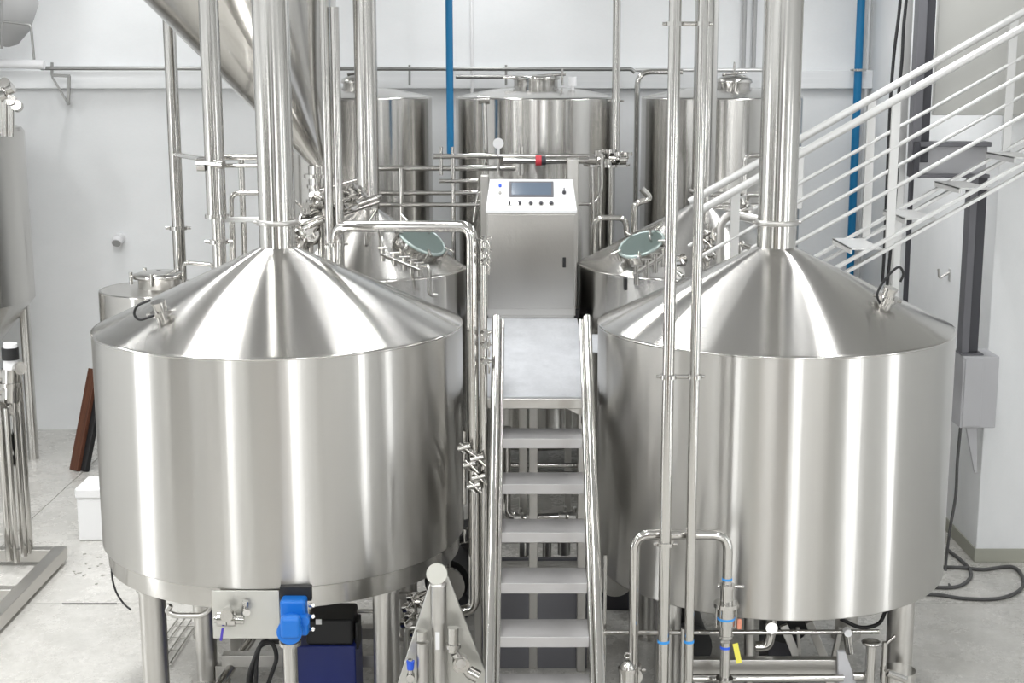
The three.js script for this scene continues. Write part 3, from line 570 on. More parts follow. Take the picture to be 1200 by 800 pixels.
// ---------------------------------------------------------------- pipe rack across the back of the platform
{
  const z = -12.45, o = thing('pipe_rack', 'horizontal stainless pipes running behind the console with valves at one end', 'pipework', V(0, 0, z));
  const line = (x0, x1, py, r, zz = z) => put('pipe', tube([P(x0, py, zz), P(x1, py, zz)], r), steelPipe, o);
  line(508, 700, 183, 0.024); line(590, 690, 188, 0.028, z + 0.05); line(440, 604, 197, 0.024, z - 0.05);
  line(440, 562, 226, 0.02, z - 0.02); line(440, 562, 240, 0.022, z); line(515, 560, 212, 0.018, z + 0.02);
  for (const px of [517, 530, 584, 608, 612]) put('stub', rod(P(px, 172, z), P(px, 205, z), 0.014), steelPipe, o);
  put('coupling', [ring(P(631, 188, z + 0.05), V(1, 0, 0), 0.045, 0.05)], redPart, o, 'red pipe coupling');
  put('coupling', [ring(P(637, 188, z + 0.05), V(1, 0, 0), 0.04, 0.04)], columnDark, o);
  const g = P(584, 168, z + 0.06); put('gauge', [ring(g, V(0, 0, 1), 0.045, 0.03), rod(g, P(584, 183, z + 0.06), 0.012)], whitePlastic, o, 'small white dial gauge');
  // valve cluster
  const tray = put('drip_tray', [ring(P(711, 193, z), UPV, 0.2, 0.02)], steelFitting, o);
  for (const [px, py, ax] of [[694, 187, [1, 0, 0]], [704, 186, [1, 0.4, 0]], [712, 190, [0, 1, 0]], [720, 186, [1, 0, 0.5]], [730, 187, [1, 0, 0]], [702, 180, [0, 1, 0]], [724, 182, [0, 1, 0]]])
    put('valve', [ring(P(px, py, z + 0.06), V(...ax), 0.045, 0.06), rod(P(px - 5, py, z + 0.06), P(px + 6, py - 3, z + 0.1), 0.014)], steelFitting, o);
  for (const [px, py] of [[714, 177], [733, 180]]) put('valve_cap', [ring(P(px, py, z + 0.04), UPV, 0.06, 0.03), rod(P(px, py, z + 0.04), P(px, py + 10, z + 0.04), 0.02)], steelFitting, o);
  for (const px of [703, 716]) put('stand', rod(V(P(px, 200, z).x, DECK, z), P(px, 195, z), 0.02), steelPipe, o);
  put('stand', rod(V(P(470, 200, z).x, DECK, z), P(470, 197, z), 0.02), steelPipe, o);
  for (const [a, b] of [[547, 560], [550, 570]]) put('elbow', tube([P(556, a - 290, z), P(562, b - 340, z), P(566, 250, z)], 0.02), steelPipe, o);
  put('stand', rod(V(P(531, 240, z).x, 0, z), P(531, 180, z), 0.018), steelPipe, o);
}

// ---------------------------------------------------------------- eccentric hopper over the kettle
{
  const z = -11.6, tip = P(376, 196, z), l0 = P(170, 0, z), r0 = P(393, 0, z);
  const o = thing('grist_hopper', 'big slanted stainless hopper cone narrowing to a valve above the kettles', 'hopper', tip.clone());
  const g = new THREE.BufferGeometry(), pos = [], uv = [], idx = [], N = 96, M = 24;
  const Rtop = (r0.x - l0.x) / 2, ctop = (r0.x + l0.x) / 2, rt = 0.075, k = 1.25;   // goes on past the top of the picture
  for (let j = 0; j <= M; j++) for (let i = 0; i <= N; i++) {
    const t = Math.min(1, j / (M - 4)) * k, a = i / N * Math.PI * 2, extra = j > M - 4 ? (j - M + 4) * 0.25 : 0;
    const R = rt + (Rtop - rt) * t, cx = tip.x + (ctop - tip.x) * t, y = tip.y + (l0.y - tip.y) * t + extra;
    pos.push(cx + Math.sin(a) * R, y, z + Math.cos(a) * R); uv.push(i / N, j / M);
  }
  for (let j = 0; j < M; j++) for (let i = 0; i < N; i++) { const a = j * (N + 1) + i; idx.push(a, a + 1, a + N + 1, a + 1, a + N + 2, a + N + 1); }
  g.setAttribute('position', new THREE.Float32BufferAttribute(pos, 3)); g.setAttribute('uv', new THREE.Float32BufferAttribute(uv, 2)); g.setIndex(idx); g.computeVertexNormals();
  put('cone', g, steelStack, o);
  const topY = tip.y + (l0.y - tip.y) * k + 1, tx = tip.x + (ctop - tip.x) * k, tr = rt + (Rtop - rt) * k;
  put('lid', lathe([[tr, topY - 0.02], [tr + 0.02, topY], [0.02, topY + 0.12]], tx, z, 64), steelStack, o);
  for (const s of [-1, 1]) put('hanger', rod(V(tx + s * tr * 0.7, topY, z), V(tx + s * tr * 0.7, TOP, z), 0.03), steelSatin, o);
  const Y = (py) => P(376, py, z).y;
  put('outlet', [rod(V(tip.x - 0.02, Y(236), z), V(tip.x - 0.02, Y(194), z), 0.085, 0.085, 28), ring(V(tip.x - 0.02, Y(206), z), UPV, 0.12, 0.03), ring(V(tip.x - 0.02, Y(218), z), UPV, 0.1, 0.025), ring(V(tip.x - 0.02, Y(236), z), UPV, 0.11, 0.03)], steelFitting, o);
  put('slide_gate', bar(P(374, 224, z + 0.14), P(420, 211, z + 0.14), 0.025, 0.025), steelPipe, o);
}
for (const [px, label] of [[382, 'grey upright pipe under the hopper side, nearer the wide flue'], [394, 'bright upright pipe under the hopper side, nearer the narrow flue']])
  upright('upright_pipe', label, px, 100, -10.42, 0.032, 0, px === 394 ? P(394, 8, -10.42).y : TOP, steelPipe);
{ // swing panel: looped tubes with valves between the flues
  const z = -10.6, o = thing('swing_panel', 'cluster of looped stainless tubes and valves between the two flues', 'pipework', V(P(385, 260, z).x, 0, z));
  put('loop', tube([P(442, 231, z), P(398, 246, z + 0.05), P(352, 262, z + 0.08), P(352, 254, z + 0.05), P(405, 236, z), P(430, 226, z - 0.05)], 0.024, 0.06), steelPipe, o);
  put('loop', tube([P(444, 236, z + 0.02), P(385, 256, z + 0.08), P(366, 263, z + 0.1), P(356, 268, z + 0.1)], 0.022, 0.06), steelPipe, o);
  for (const px of [362, 376, 395]) put('post', rod(V(P(px, 260, z).x, 0, z), P(px, px === 376 ? 262 : 240, z), 0.026), steelPipe, o);
  for (const [px, py, r] of [[358, 245, 0.04], [371, 240, 0.045], [386, 248, 0.045], [399, 243, 0.04], [411, 240, 0.04], [365, 275, 0.05], [390, 262, 0.04], [404, 225, 0.035], [421, 224, 0.035], [352, 290, 0.045], [372, 232, 0.04], [343, 280, 0.04]]) {
    const q = P(px, py, z + 0.1), ax = V(rnd() - 0.5, rnd() * 0.8, rnd() + 0.2);
    const v = put('valve', [ring(q, ax, r * 1.15, r * 0.9), rod(q.clone().addScaledVector(ax.clone().normalize(), -r * 2), q.clone().addScaledVector(ax.clone().normalize(), r * 2), r * 0.55)], steelFitting, o);
    put('handle', rod(q, q.clone().add(V((rnd() - 0.5) * 0.2, 0.07, 0.05)), 0.009), steelFitting, v);
  }
  put('pump_bowl', lathe([[0.02, P(355, 290, z).y], [0.12, P(355, 286, z).y], [0.14, P(355, 272, z).y], [0.11, P(355, 264, z).y], [0.02, P(355, 262, z).y]], P(353, 280, z).x, z, 32), steelFitting, o);
}

// ---------------------------------------------------------------- low tank, fermenter, skid at the far side
{
  const c = P(118, 338, -12), R = 0.52, x = c.x + R, z = -12, top = c.y;
  const o = thing('low_tank', 'low round stainless tank with flat top and hatch by the bare wall', 'tank', V(x, 0, z));
  put('shell', lathe([[0.02, 0.4], [R, 0.44], [R, top - 0.012], [R - 0.004, top], [R - 0.02, top + 0.004]], x, z, 96), steelShellFine, o);
  put('top', lathe([[R - 0.02, top + 0.003], [0.02, top + 0.03]], x, z, 64), steelSatin, o);
  const hx = P(188, 326, z).x;
  const m = put('hatch', lathe([[0.17, top], [0.17, top + 0.09], [0.21, top + 0.1], [0.21, top + 0.13], [0.15, top + 0.15], [0.02, top + 0.16]], hx, z + 0.05, 40), steelStack, o);
  for (const a of [0, 1.3, 2.6, 3.9, 5.2]) put('clamp_bolt', [rod(V(hx + Math.sin(a) * 0.23, top + 0.06, z + 0.05 + Math.cos(a) * 0.23), V(hx + Math.sin(a) * 0.23, top + 0.16, z + 0.05 + Math.cos(a) * 0.23), 0.016)], steelFitting, m);
  put('handle', tube([V(hx + 0.2, top + 0.13, z), V(hx + 0.2, top + 0.22, z), V(hx + 0.45, top + 0.2, z), V(hx + 0.45, top + 0.02, z)], 0.018, 0.05), steelFitting, o);
  for (const [sx, sz] of [[-1, 1], [1, 1], [-1, -1], [1, -1]]) put('leg', rod(V(x + sx * 0.33, 0, z + sz * 0.33), V(x + sx * 0.33, 0.45, z + sz * 0.33), 0.035), steelSatin, o);
}
{
  const z = -13.7, R = 1.0, e = P(35, 352, z), x = e.x - R, bot = e.y, top = P(25, 150, z).y;
  const o = thing('fermenter', 'tall dull stainless fermenter with conical bottom standing at the wall', 'tank', V(x, 0, z));
  put('shell', lathe([[R, bot], [R, (bot + top) / 2 + 0.02], [R - 0.004, (bot + top) / 2 + 0.024], [R - 0.004, top - 0.04], [R - 0.03, top], [R * 0.6, top + 0.12], [0.02, top + 0.2]], x, z, 128), steelShellFine, o);
  put('cone', lathe([[0.05, 0.42], [R, bot]], x, z, 128), steelShellFine, o);
  for (const a of [0.9, 1.75, 2.9, 4.2, 5.4]) put('leg', rod(V(x + Math.sin(a) * 0.9, 0, z + Math.cos(a) * 0.9), V(x + Math.sin(a) * 0.9, bot - 0.04, z + Math.cos(a) * 0.9), 0.05), steelShellFine, o);
  const zz = z + 0.3;
  put('top_pipework', [...[2, 6, 11, 14].map((px, i) => rod(P(px, 160, zz), P(px, 98 + i * 6, zz), 0.02)), ...[[6, 98], [12, 104], [20, 124], [4, 112], [13, 118]].map(([px, py], i) => ring(P(px, py, zz), V(i % 2, 0.4, 1 - i % 2), 0.05, 0.06)), rod(P(8, 116, zz), P(26, 124, zz), 0.022)], steelFitting, o);
  const drain = put('outlet', [rod(V(x, 0.18, z), V(x, 0.44, z), 0.05), rod(V(x, 0.2, z), V(x + 0.4, 0.2, z), 0.04)], steelFitting, o);
}
{
  const x1 = -3.63, z0 = -10.82, z1 = -8.9, x0 = -4.6, h = 0.1, o = thing('pump_skid', 'low steel skid frame carrying upright tubes and valves beside the fermenter', 'skid', V(-4.1, 0, -10));
  for (const x of [x0, x1]) put('beam', box(x - 0.05, x + 0.05, 0.03, 0.03 + h, z0, z1), steelSatin, o);
  for (const z of [z0 + 0.05, -9.9, z1 - 0.05]) put('beam', box(x0 + 0.05, x1 - 0.05, 0.03, 0.03 + h, z - 0.045, z + 0.045), steelSatin, o);
  for (const [x, z] of [[x0, z0 + 0.06], [x1, z0 + 0.06], [x0, z1 - 0.06], [x1, z1 - 0.06]]) put('foot', rod(V(x, 0, z), V(x, 0.04, z), 0.04), steelSatin, o);
  const zt = z0 + 0.05;
  for (const [px, r, t, dz] of [[5, 0.03, 470, 0.2], [13, 0.022, 478, 0.25], [22, 0.026, 470, 0.1], [28, 0.036, 430, 0.02]]) { const c = P(px, 560, zt + dz); put('upright_tube', rod(V(c.x, 0.1, zt + dz), V(c.x, P(px, t, zt + dz).y, zt + dz), r), steelPipe, o); }
  const f = (px, py) => P(px, py, zt + 0.1);
  put('filter_housing', [rod(f(13, 470), f(13, 432), 0.07), ring(f(13, 450), UPV, 0.085, 0.03)], steelFitting, o);
  put('filter_housing', [rod(f(12, 432), f(12, 402), 0.05)], whitePlastic, o);
  put('black_band', [ring(f(12, 414), UPV, 0.062, 0.09)], black, o);
  for (const [px, py] of [[5, 455], [9, 466], [3, 480], [12, 480], [20, 432], [8, 440]]) put('valve', [ring(f(px, py), V(1, 0.3, 0.6), 0.05, 0.08), rod(f(px - 5, py - 6), f(px + 6, py + 5), 0.018)], steelFitting, o);
  put('motor_cover', [ring(f(2, 520), V(1, 0, 0.3), 0.09, 0.1), ring(f(5, 540), V(1, 0, 0.3), 0.06, 0.1)], black, o);
  put('valve', [ring(f(3, 672), V(0, 1, 0), 0.06, 0.06), ring(f(12, 682), V(1, 0, 0), 0.05, 0.08)], steelFitting, o);
}
{ // board leaning on the wall tank, foam box
  const a = PF(84, 551), o = thing('leaning_board', 'dark brown wooden board leaning upright near the bare wall', 'board', V(a.x, 0, a.z));
  const top = P(110, 432, a.z - 0.25);
  put('plank', bar(V(a.x + 0.03, 0.0, a.z), top, 0.14, 0.04, V(1, 0, 0.9)), wood, o);
  put('plank', bar(V(a.x + 0.13, 0.0, a.z + 0.03), top.clone().add(V(0.10, 0, 0.03)), 0.1, 0.05, V(1, 0, 0.9)), black, o);
}
{
  const a = PF(118, 634), o = thing('foam_box', 'white foam box standing on the floor near the leaning board', 'box', V(a.x - 0.02, 0, a.z - 0.3));
  const y = P(118, 572, a.z).y;
  const x0 = P(90, 600, a.z).x;
  put('body', box(x0, x0 + 0.27, 0, y * 0.8, a.z - 0.36, a.z, 0.02), foam, o);
  put('lid', box(x0 - 0.01, x0 + 0.28, y * 0.8, y, a.z - 0.37, a.z + 0.01, 0.02), foam, o);
}

{ // scraps left on the floor
  const flakes = [];
  for (let k = 0; k < 14; k++) {
    const a = rnd() * 6.28, q = Math.sqrt(rnd()), c = PF(108 + Math.cos(a) * q * 22, 666 + Math.sin(a) * q * 22), w = 0.01 + rnd() * 0.025;
    flakes.push(new THREE.BoxGeometry(w, 0.003 + rnd() * 0.004, 0.006 + rnd() * 0.012).rotateY(rnd() * 3).translate(c.x, 0.004, c.z));
  }
  single('floor_debris', 'scattered grey scraps on the floor between the skid and vessel', 'debris', flakes, std({ color: lin(0.5, 0.49, 0.46), roughness: 0.8 }), null, 'stuff');
  single('floor_rod', 'thin dark rod lying on the floor beside a vessel leg', 'rod', rod(PF(73, 707, 0.005), PF(137, 707, 0.005), 0.005, 0.005, 8), greyCable);
}
{ // small hook on the side wall
  const z = -11.9, h = P(1119, 322, z), o = thing('wall_hook', 'small grey hook on the white wall beside the dark post', 'hook', V(SIDE, h.y - 0.05, z));
  put('plate', box(SIDE - 0.01, SIDE, h.y - 0.05, h.y + 0.05, z - 0.03, z + 0.03), aluminium, o);
  put('arm', tube([V(SIDE - 0.01, h.y + 0.02, z), V(SIDE - 0.09, h.y - 0.03, z), V(SIDE - 0.1, h.y + 0.05, z)], 0.01, 0.03, 8), steelSatin, o);
}

// ---------------------------------------------------------------- upper stair to the mezzanine
{
  const zn = -9.85, zf = -10.5, S = 0.575, rail = (x) => 2.85 + S * (x - 1.2), x0 = 1.18, x1 = 4.4;
  const o = thing('mezzanine_stair', 'galvanised stair with rod railings climbing past the vessel flue to the wall panel', 'stairs', V(1.1, DECK, -10.2));
  const L = (xa, xb, dy, z) => [V(xa, rail(xa) + dy, z), V(xb, rail(xb) + dy, z)];
  for (const z of [zn, zf]) {
    put('handrail', tube(L(x0, x1, 0, z), 0.028, 0.05, 14), aluminium, o);
    for (const dy of [-0.32, -0.60]) put('mid_rail', tube(L(x0, x1, dy, z), 0.014, 0.05, 10), aluminium, o);
    put('stringer', [bar(...L(x0 - 0.1, x1, -0.93, z), 0.022, 0.05), bar(...L(x0 - 0.1, x1, -1.0, z), 0.022, 0.05)], aluminium, o);
    for (const x of z === zn ? [1.42, 2.48, 3.6] : [1.78, 2.47, 3.45]) put('baluster', box(x - 0.03, x + 0.03, rail(x) - 1.0, rail(x), z - 0.012, z + 0.012, 0.004), aluminium, o);
  }
  for (let k = 0; k < 9; k++) { const x = 1.14 + 0.36 * k, y = rail(x + 0.18) - 0.96; put('tread', [box(x, x + 0.22, y - 0.012, y, zf + 0.02, zn - 0.02, 0.003), box(x, x + 0.012, y - 0.04, y, zf + 0.02, zn - 0.02, 0.003)], aluminium, o); }
  const q = P(936, 172, zf), b = P(936, 245, zf);
  put('end_plate', box(q.x - 0.03, q.x + 0.045, b.y, q.y, zf - 0.03, zf - 0.01), aluminium, o);
}
{ // steel gallows carrying the stair
  const z = -10.66;
  const c = P(1081, 100, z), o = thing('steel_column', 'dark grey steel column hanging down beside the flat wall panel', 'column', V(c.x, P(1081, 190, z).y, z));
  const yb = P(1081, 190, z).y;
  put('flange', box(c.x - 0.07, c.x - 0.005, yb, TOP, z - 0.06, z + 0.06), columnGrey, o);
  put('web', box(c.x - 0.005, c.x + 0.065, yb, TOP, z - 0.06, z + 0.02), columnDark, o);
  const t0 = P(1072, 166, z + 0.05), t1 = P(1158, 208, z + 0.05);
  const beam = thing('steel_beam', 'short grey steel beam resting on the dark bracket post', 'beam', V((t0.x + t1.x) / 2, t1.y, z));
  put('web', box(t0.x, t1.x, t1.y + 0.02, t0.y - 0.02, z - 0.03, z), boxGrey, beam);
  put('flange', box(t0.x, t1.x, t0.y - 0.035, t0.y, z - 0.08, z + 0.09), columnGrey, beam);
  put('flange', box(t0.x, t1.x, t1.y, t1.y + 0.025, z - 0.08, z + 0.09), columnGrey, beam);
  put('end_plate', box(t0.x - 0.012, t0.x + 0.03, t1.y, t0.y, z - 0.09, z + 0.1), columnDark, beam);
  const p = P(1139.5, 330, z), post = thing('bracket_post', 'dark two-tone steel post standing on the grey wall box', 'post', V(p.x, P(1139, 412, z).y, z));
  const y0 = P(1139, 412, z).y;
  put('flange', box(p.x - 0.07, p.x - 0.015, y0, t1.y, z - 0.07, z + 0.06), columnGrey, post);
  put('web', box(p.x - 0.015, p.x + 0.065, y0, t1.y, z - 0.07, z + 0.02), columnDark, post);
  put('base_plate', box(p.x - 0.08, p.x + 0.09, y0 - 0.012, y0, z - 0.08, z + 0.09), columnGrey, post);
  const b0 = P(1119, 497, z), b1 = P(1147, 416, z), e = thing('junction_box', 'light grey electrical box on the wall below the dark post', 'box', V((b0.x + b1.x) / 2, b0.y, z));
  put('body', box(b0.x, SIDE, b0.y, y0 - 0.012, z - 0.2, z + 0.12, 0.01), boxGrey, e);
  put('cover', box(b0.x + 0.015, b1.x, b0.y + 0.015, y0 - 0.03, z + 0.118, z + 0.13, 0.004), boxGrey, e);
  put('gusset', prism([[P(1129, 498, z).x, b0.y], [P(1141, 498, z).x, b0.y], [P(1141, 550, z).x, P(1139, 550, z).y], [P(1139, 550, z).x, P(1139, 550, z).y]], 0.02).translate(0, 0, z + 0.05), boxGrey, e);
  put('cable', spline([P(1126, 497, z + 0.1), P(1122, 540, z + 0.1), P(1120, 580, z + 0.1), P(1113, 622, z + 0.1), PF(1108, 668), PF(1114, 690)], 0.012, 60), greyCable, e, 'dark grey cable');
}
{ // cables hanging by the room corner
  const z = -10.75, top = TOP;
  const mk = (pts, label) => single('hanging_cable', label, 'cable', spline(pts, 0.012, 60), rubber);
  mk([V(P(1056, 0, z).x, top, z), P(1055, 0, z), P(1048, 60, z), P(1044, 110, z), P(1040, 200, z), P(1036, 300, z), P(1034, 330, z)], 'thin black cable hanging beside the corner, bowing outward');
  mk([V(P(1062, 0, z).x, top, z + 0.06), P(1062, 0, z + 0.06), P(1059, 30, z + 0.06), P(1057, 70, z + 0.06), P(1053, 110, z + 0.06), P(1051, 130, z + 0.06), P(1052, 190, z), P(1040, 330, z), P(1035, 380, z)], 'thicker black cable hanging close against the pale trunking');
  const c = P(1060, 150, -10.85);
  const t = thing('cable_trunking', 'pale vertical cable trunking beside the hanging black cables', 'trunking', V(c.x, 0, -10.9));
  put('duct', box(c.x - 0.035, c.x + 0.035, 0, TOP, -10.98, -10.9), aluminium, t);
  put('lid', box(c.x - 0.028, c.x + 0.028, 0.02, TOP, -10.902, -10.892), aluminium, t);
  single('floor_conduit', 'dark thin conduit standing between the trunking and the wall box', 'conduit', rod(V(P(1066, 250, -11.2).x, 0, -11.2), V(P(1066, 250, -11.2).x, P(1066, 165, -11.2).y, -11.2), 0.02), columnDark);
}
{ // cable loops on the floor
  const y = 0.014, pts = (a) => a.map(([px, py]) => { const q = PF(px, py, y); return V(q.x, y, q.z); });
  single('floor_cable', 'dark grey cable lying in a wide loop on the floor by the wall', 'cable', spline(pts([[1040, 700], [1092, 696], [1130, 701], [1170, 701], [1194, 692], [1199, 678], [1186, 664], [1150, 667], [1130, 665], [1104, 664]]), 0.014, 120), greyCable);
  single('floor_cable', 'dark grey cable lying in a small tight loop by the wall', 'cable', spline(pts([[1060, 684], [1100, 688], [1122, 687], [1136, 678], [1137, 668], [1128, 658], [1112, 645]]), 0.014, 90), greyCable);
}

// ---------------------------------------------------------------- under the blue-motor vessel
{
  const z = -7.47, c = P(346, 722, z), o = thing('gear_motor', 'bright blue gear motor hanging under the wide vessel', 'motor', V(c.x, 0.3, z));
  const q = (px, py, zz = z) => P(px, py, zz);
  put('gearbox', [box(q(330, 740).x, q(360, 740).x, q(0, 735).y, q(0, 701).y, z - 0.06, z + 0.04, 0.018)], motorBlue, o);
  const m = put('motor_body', [ring(q(341, 736, z + 0.09), V(0, 0, 1), 0.068, 0.12)], motorBlue, o);
  put('fan_cover', [box(q(328, 740, z + 0.16).x, q(352, 740, z + 0.16).x, q(0, 749, z + 0.16).y, q(0, 723, z + 0.16).y, z + 0.1, z + 0.17, 0.025)], motorBlue, m);
  put('terminal_box', [box(q(351, 740).x, q(364, 740).x, q(0, 738).y, q(0, 717).y, z, z + 0.09, 0.015), ring(q(357, 727, z + 0.09), V(0, 0, 1), 0.026, 0.03)], motorBlue, o);
  put('mounting', [box(q(327.5, 740).x, q(364.5, 740).x, q(0, 708).y, q(0, 691).y, z - 0.09, z - 0.05, 0.004)], black, o);
  put('ring_flange', ring(q(340, 753), UPV, 0.06, 0.02), steelFitting, o);
  const py = q(340, 755).y;
  put('shaft', [rod(V(q(340, 760).x, 0, z), V(q(340, 760).x, py, z), 0.04, 0.04, 24)], steelPipe, o);
  for (const [px, yy] of [[366, 709], [366, 722], [366, 737]]) put('bolt', rod(q(px - 3, yy, z + 0.04), q(px + 1, yy, z + 0.06), 0.011), steelFitting, o);
}
{
  const z = -8.05, q = (px, py) => P(px, py, z), o = thing('hydraulic_unit', 'dark blue box unit with black lid beside the bright motor', 'machine', V(q(375, 800).x, 0, z - 0.15));
  put('body', box(q(330, 740).x, q(416, 740).x, 0, q(0, 757).y, z - 0.35, z, 0.012), navy, o);
  put('lid', box(q(358, 740).x, q(413, 740).x, q(0, 757).y, q(0, 727).y, z - 0.3, z - 0.01, 0.02), black, o);
  put('sticker', box(q(370, 740).x, q(377, 740).x, q(0, 732).y, q(0, 726).y, z - 0.012, z - 0.006, 0.001), whitePlastic, o);
  put('hose_block', box(q(414, 740).x, q(419, 740).x, q(0, 765).y, q(0, 733).y, z - 0.2, z - 0.05, 0.01), black, o);
}
{
  const z = -7.53, a = P(250, 748, z), b = P(327, 692, z);
  const o = thing('apron_plate', 'pale steel apron plate hanging below the wide vessel front', 'plate', V((a.x + b.x) / 2, a.y, z));
  put('plate', box(a.x, b.x, a.y, b.y, z - 0.012, z, 0.003), steelPale, o);
  put('sample_port', [ring(P(288, 715, z + 0.03), V(0.3, 0, 1), 0.02, 0.08), rod(P(288, 704, z + 0.03), P(287, 720, z + 0.03), 0.018)], steelFitting, o);
  const v = put('valve', [rod(P(252, 724, z + 0.05), P(286, 726, z + 0.05), 0.024), ring(P(261, 724, z + 0.05), V(1, 0, 0), 0.045, 0.05), ring(P(272, 725, z + 0.05), V(1, 0, 0), 0.04, 0.04), ring(P(266, 720, z + 0.09), V(0, 0, 1), 0.035, 0.04)], steelFitting, o);
  put('valve_lever', bar(P(261, 736, z + 0.08), P(259, 750, z + 0.08), 0.018, 0.012, V(0, 0, 1)), std({ color: lin(0.08, 0.05, 0.45), roughness: 0.4 }), v, 'purple-blue valve lever');
}
single('bent_pipe', 'dull bent pipe handle with dark ends under the wide vessel', 'pipe', tube([P(200, 709, -7.72), P(195, 716, -7.72), P(205, 721, -7.72), P(240, 721, -7.72), P(252, 705, -7.74), P(251, 694, -7.74)], 0.016, 0.04), steelSatin);
single('sensor_cable', 'thin cable drooping from the lower edge of the wide vessel', 'cable', spline([P(139, 640, -8.25), P(133, 655, -8.2), P(131, 672, -8.2), P(136, 693, -8.15), P(145, 707, -8.1), P(153, 714, -8.05)], 0.006, 50), rubber);
{
  const z = -8.2, o = thing('drain_fitting', 'small stainless fitting at the lower flank of the wide vessel', 'fitting', P(138, 665, z));
  put('nozzle', [rod(P(141, 636, z), P(138, 640, z), 0.03), ring(P(139, 650, z), V(0.3, 1, 0), 0.028, 0.06), rod(P(139, 640, z), P(134, 668, z), 0.015)], steelFitting, o);
}
{ // wire tray on the floor
  const y = 0.02, q = (px, py) => { const v = PF(px, py, y); return V(v.x, y, v.z); }, o = thing('wire_tray', 'thin wire cable tray lying on the floor behind a vessel leg', 'tray', V(q(210, 750).x, 0, q(210, 750).z));
  for (const [a, b] of [[[208, 725], [176, 768]], [[216, 725], [180, 772]], [[224, 726], [188, 778]], [[232, 727], [198, 778]]]) put('wire', rod(q(...a), q(...b), 0.006, 0.006, 8), wireMat, o);
  for (const [a, b] of [[[206, 733], [228, 733]], [[196, 746], [219, 747]], [[186, 760], [209, 761]], [[176, 778], [201, 778]]]) put('cross_wire', rod(q(...a), q(...b), 0.005, 0.005, 8), wireMat, o);
}
single('coiled_hose', 'black cable coil hanging beside the dark blue unit', 'cable', spline([P(330, 752, -7.85), P(318, 752, -7.85), P(305, 757, -7.85), P(298, 775, -7.85), P(294, 795, -7.85), PF(300, 835), P(318, 790, -7.85), P(324, 770, -7.85), P(318, 753, -7.82), P(308, 752, -7.8), P(301, 770, -7.8), P(300, 792, -7.8), PF(296, 832), P(292, 790, -7.8), P(303, 760, -7.8)], 0.013, 140), black);
{
  const z = -8.5, o = thing('skid_frame', 'stainless base frame lying under the wide vessel', 'frame', V(-1.3, 0, z));
  for (const [y, zz] of [[0.16, -8.55], [0.16, -9.0]]) put('beam', box(-1.9, -0.9, y - 0.04, y + 0.04, zz - 0.04, zz + 0.04), steelSatin, o);
  put('beam', box(-1.2, -0.7, 0.66, 0.7, -8.3, -8.26), steelSatin, o);
  put('pipe', tube([P(362, 716, -8.3), P(440, 716, -8.3)], 0.012), steelSatin, o);
  put('pipe', tube([V(-1.9, 0.06, -8.3), V(-1.75, 0.2, -8.9), V(-1.6, 0.35, -9.4)], 0.03), steelPipe, o);
  for (const x of [-1.9, -0.9]) for (const zz of [-9.0, -8.55]) put('foot', box(x - 0.04, x + 0.04, 0, 0.13, zz - 0.04, zz + 0.04), steelSatin, o);
}

// ---------------------------------------------------------------- triangular manifold stand beside the stair
{
  const z = -7.35, q = (px, py, zz = z) => P(px, py, zz), o = thing('manifold_stand', 'pale triangular stand plate with round-capped column beside the steep stair', 'stand', V(q(513, 800).x, 0, z));
  const ap0 = q(505, 685), ap1 = q(523, 685), slopeL = (q(468, 800).x - ap0.x) / (q(468, 800).y - ap0.y), slopeR = (q(568, 800).x - ap1.x) / (q(568, 800).y - ap1.y);
  put('plate', prism([[ap0.x + slopeL * -ap0.y, 0.0], [ap1.x + slopeR * -ap1.y, 0.0], [ap1.x, ap1.y], [ap0.x, ap0.y]], 0.02).translate(0, 0, z - 0.14), steelPale, o);
  put('column', [lathe([[0.044, 0.0], [0.044, q(513, 690).y], [0.046, q(513, 688).y], [0.03, q(513, 685).y], [0.02, q(513, 683).y]], q(513, 700).x, z - 0.06, 32)], steelSatin, o);
  put('cap_disc', [ring(q(512, 672, z - 0.05), V(0, 0.25, 1), 0.056, 0.035), rod(q(512, 672, z - 0.06), q(513, 690, z - 0.06), 0.016)], cream, o, 'round pale cap disc');
  put('side_column', [rod(V(q(495, 760).x, 0, z - 0.02), q(495, 752, z - 0.02), 0.034), ring(q(494, 744, z - 0.02), UPV, 0.03, 0.05)], steelSatin, o);
  put('tag', box(q(510, 740, z).x, q(515, 740, z).x, q(0, 762, z).y, q(0, 742, z).y, z - 0.018, z - 0.01, 0.001), whitePlastic, o);
  const v = put('valve', [rod(q(481, 800, z), q(481, 772, z), 0.014), ring(q(481, 793, z), V(0, 0, 1), 0.022, 0.05)], steelFitting, o);
  put('valve_knob', rod(q(481, 784, z), q(481, 774, z), 0.018, 0.022), bluePart, v, 'blue valve knob');
  const w = put('valve', [ring(q(540, 777, z), V(0.1, 0.1, 1), 0.045, 0.06), rod(q(533, 765, z), q(550, 790, z), 0.024), rod(q(531, 763, z), q(531, 735, z), 0.03), ring(q(531, 756, z), UPV, 0.042, 0.02), ring(q(555, 790, z), V(1, -0.5, 0.2), 0.035, 0.06)], steelFitting, o);
  put('bore', ring(q(540, 777, z + 0.04), V(0.1, 0.1, 1), 0.026, 0.02), steelSatin, w);
}
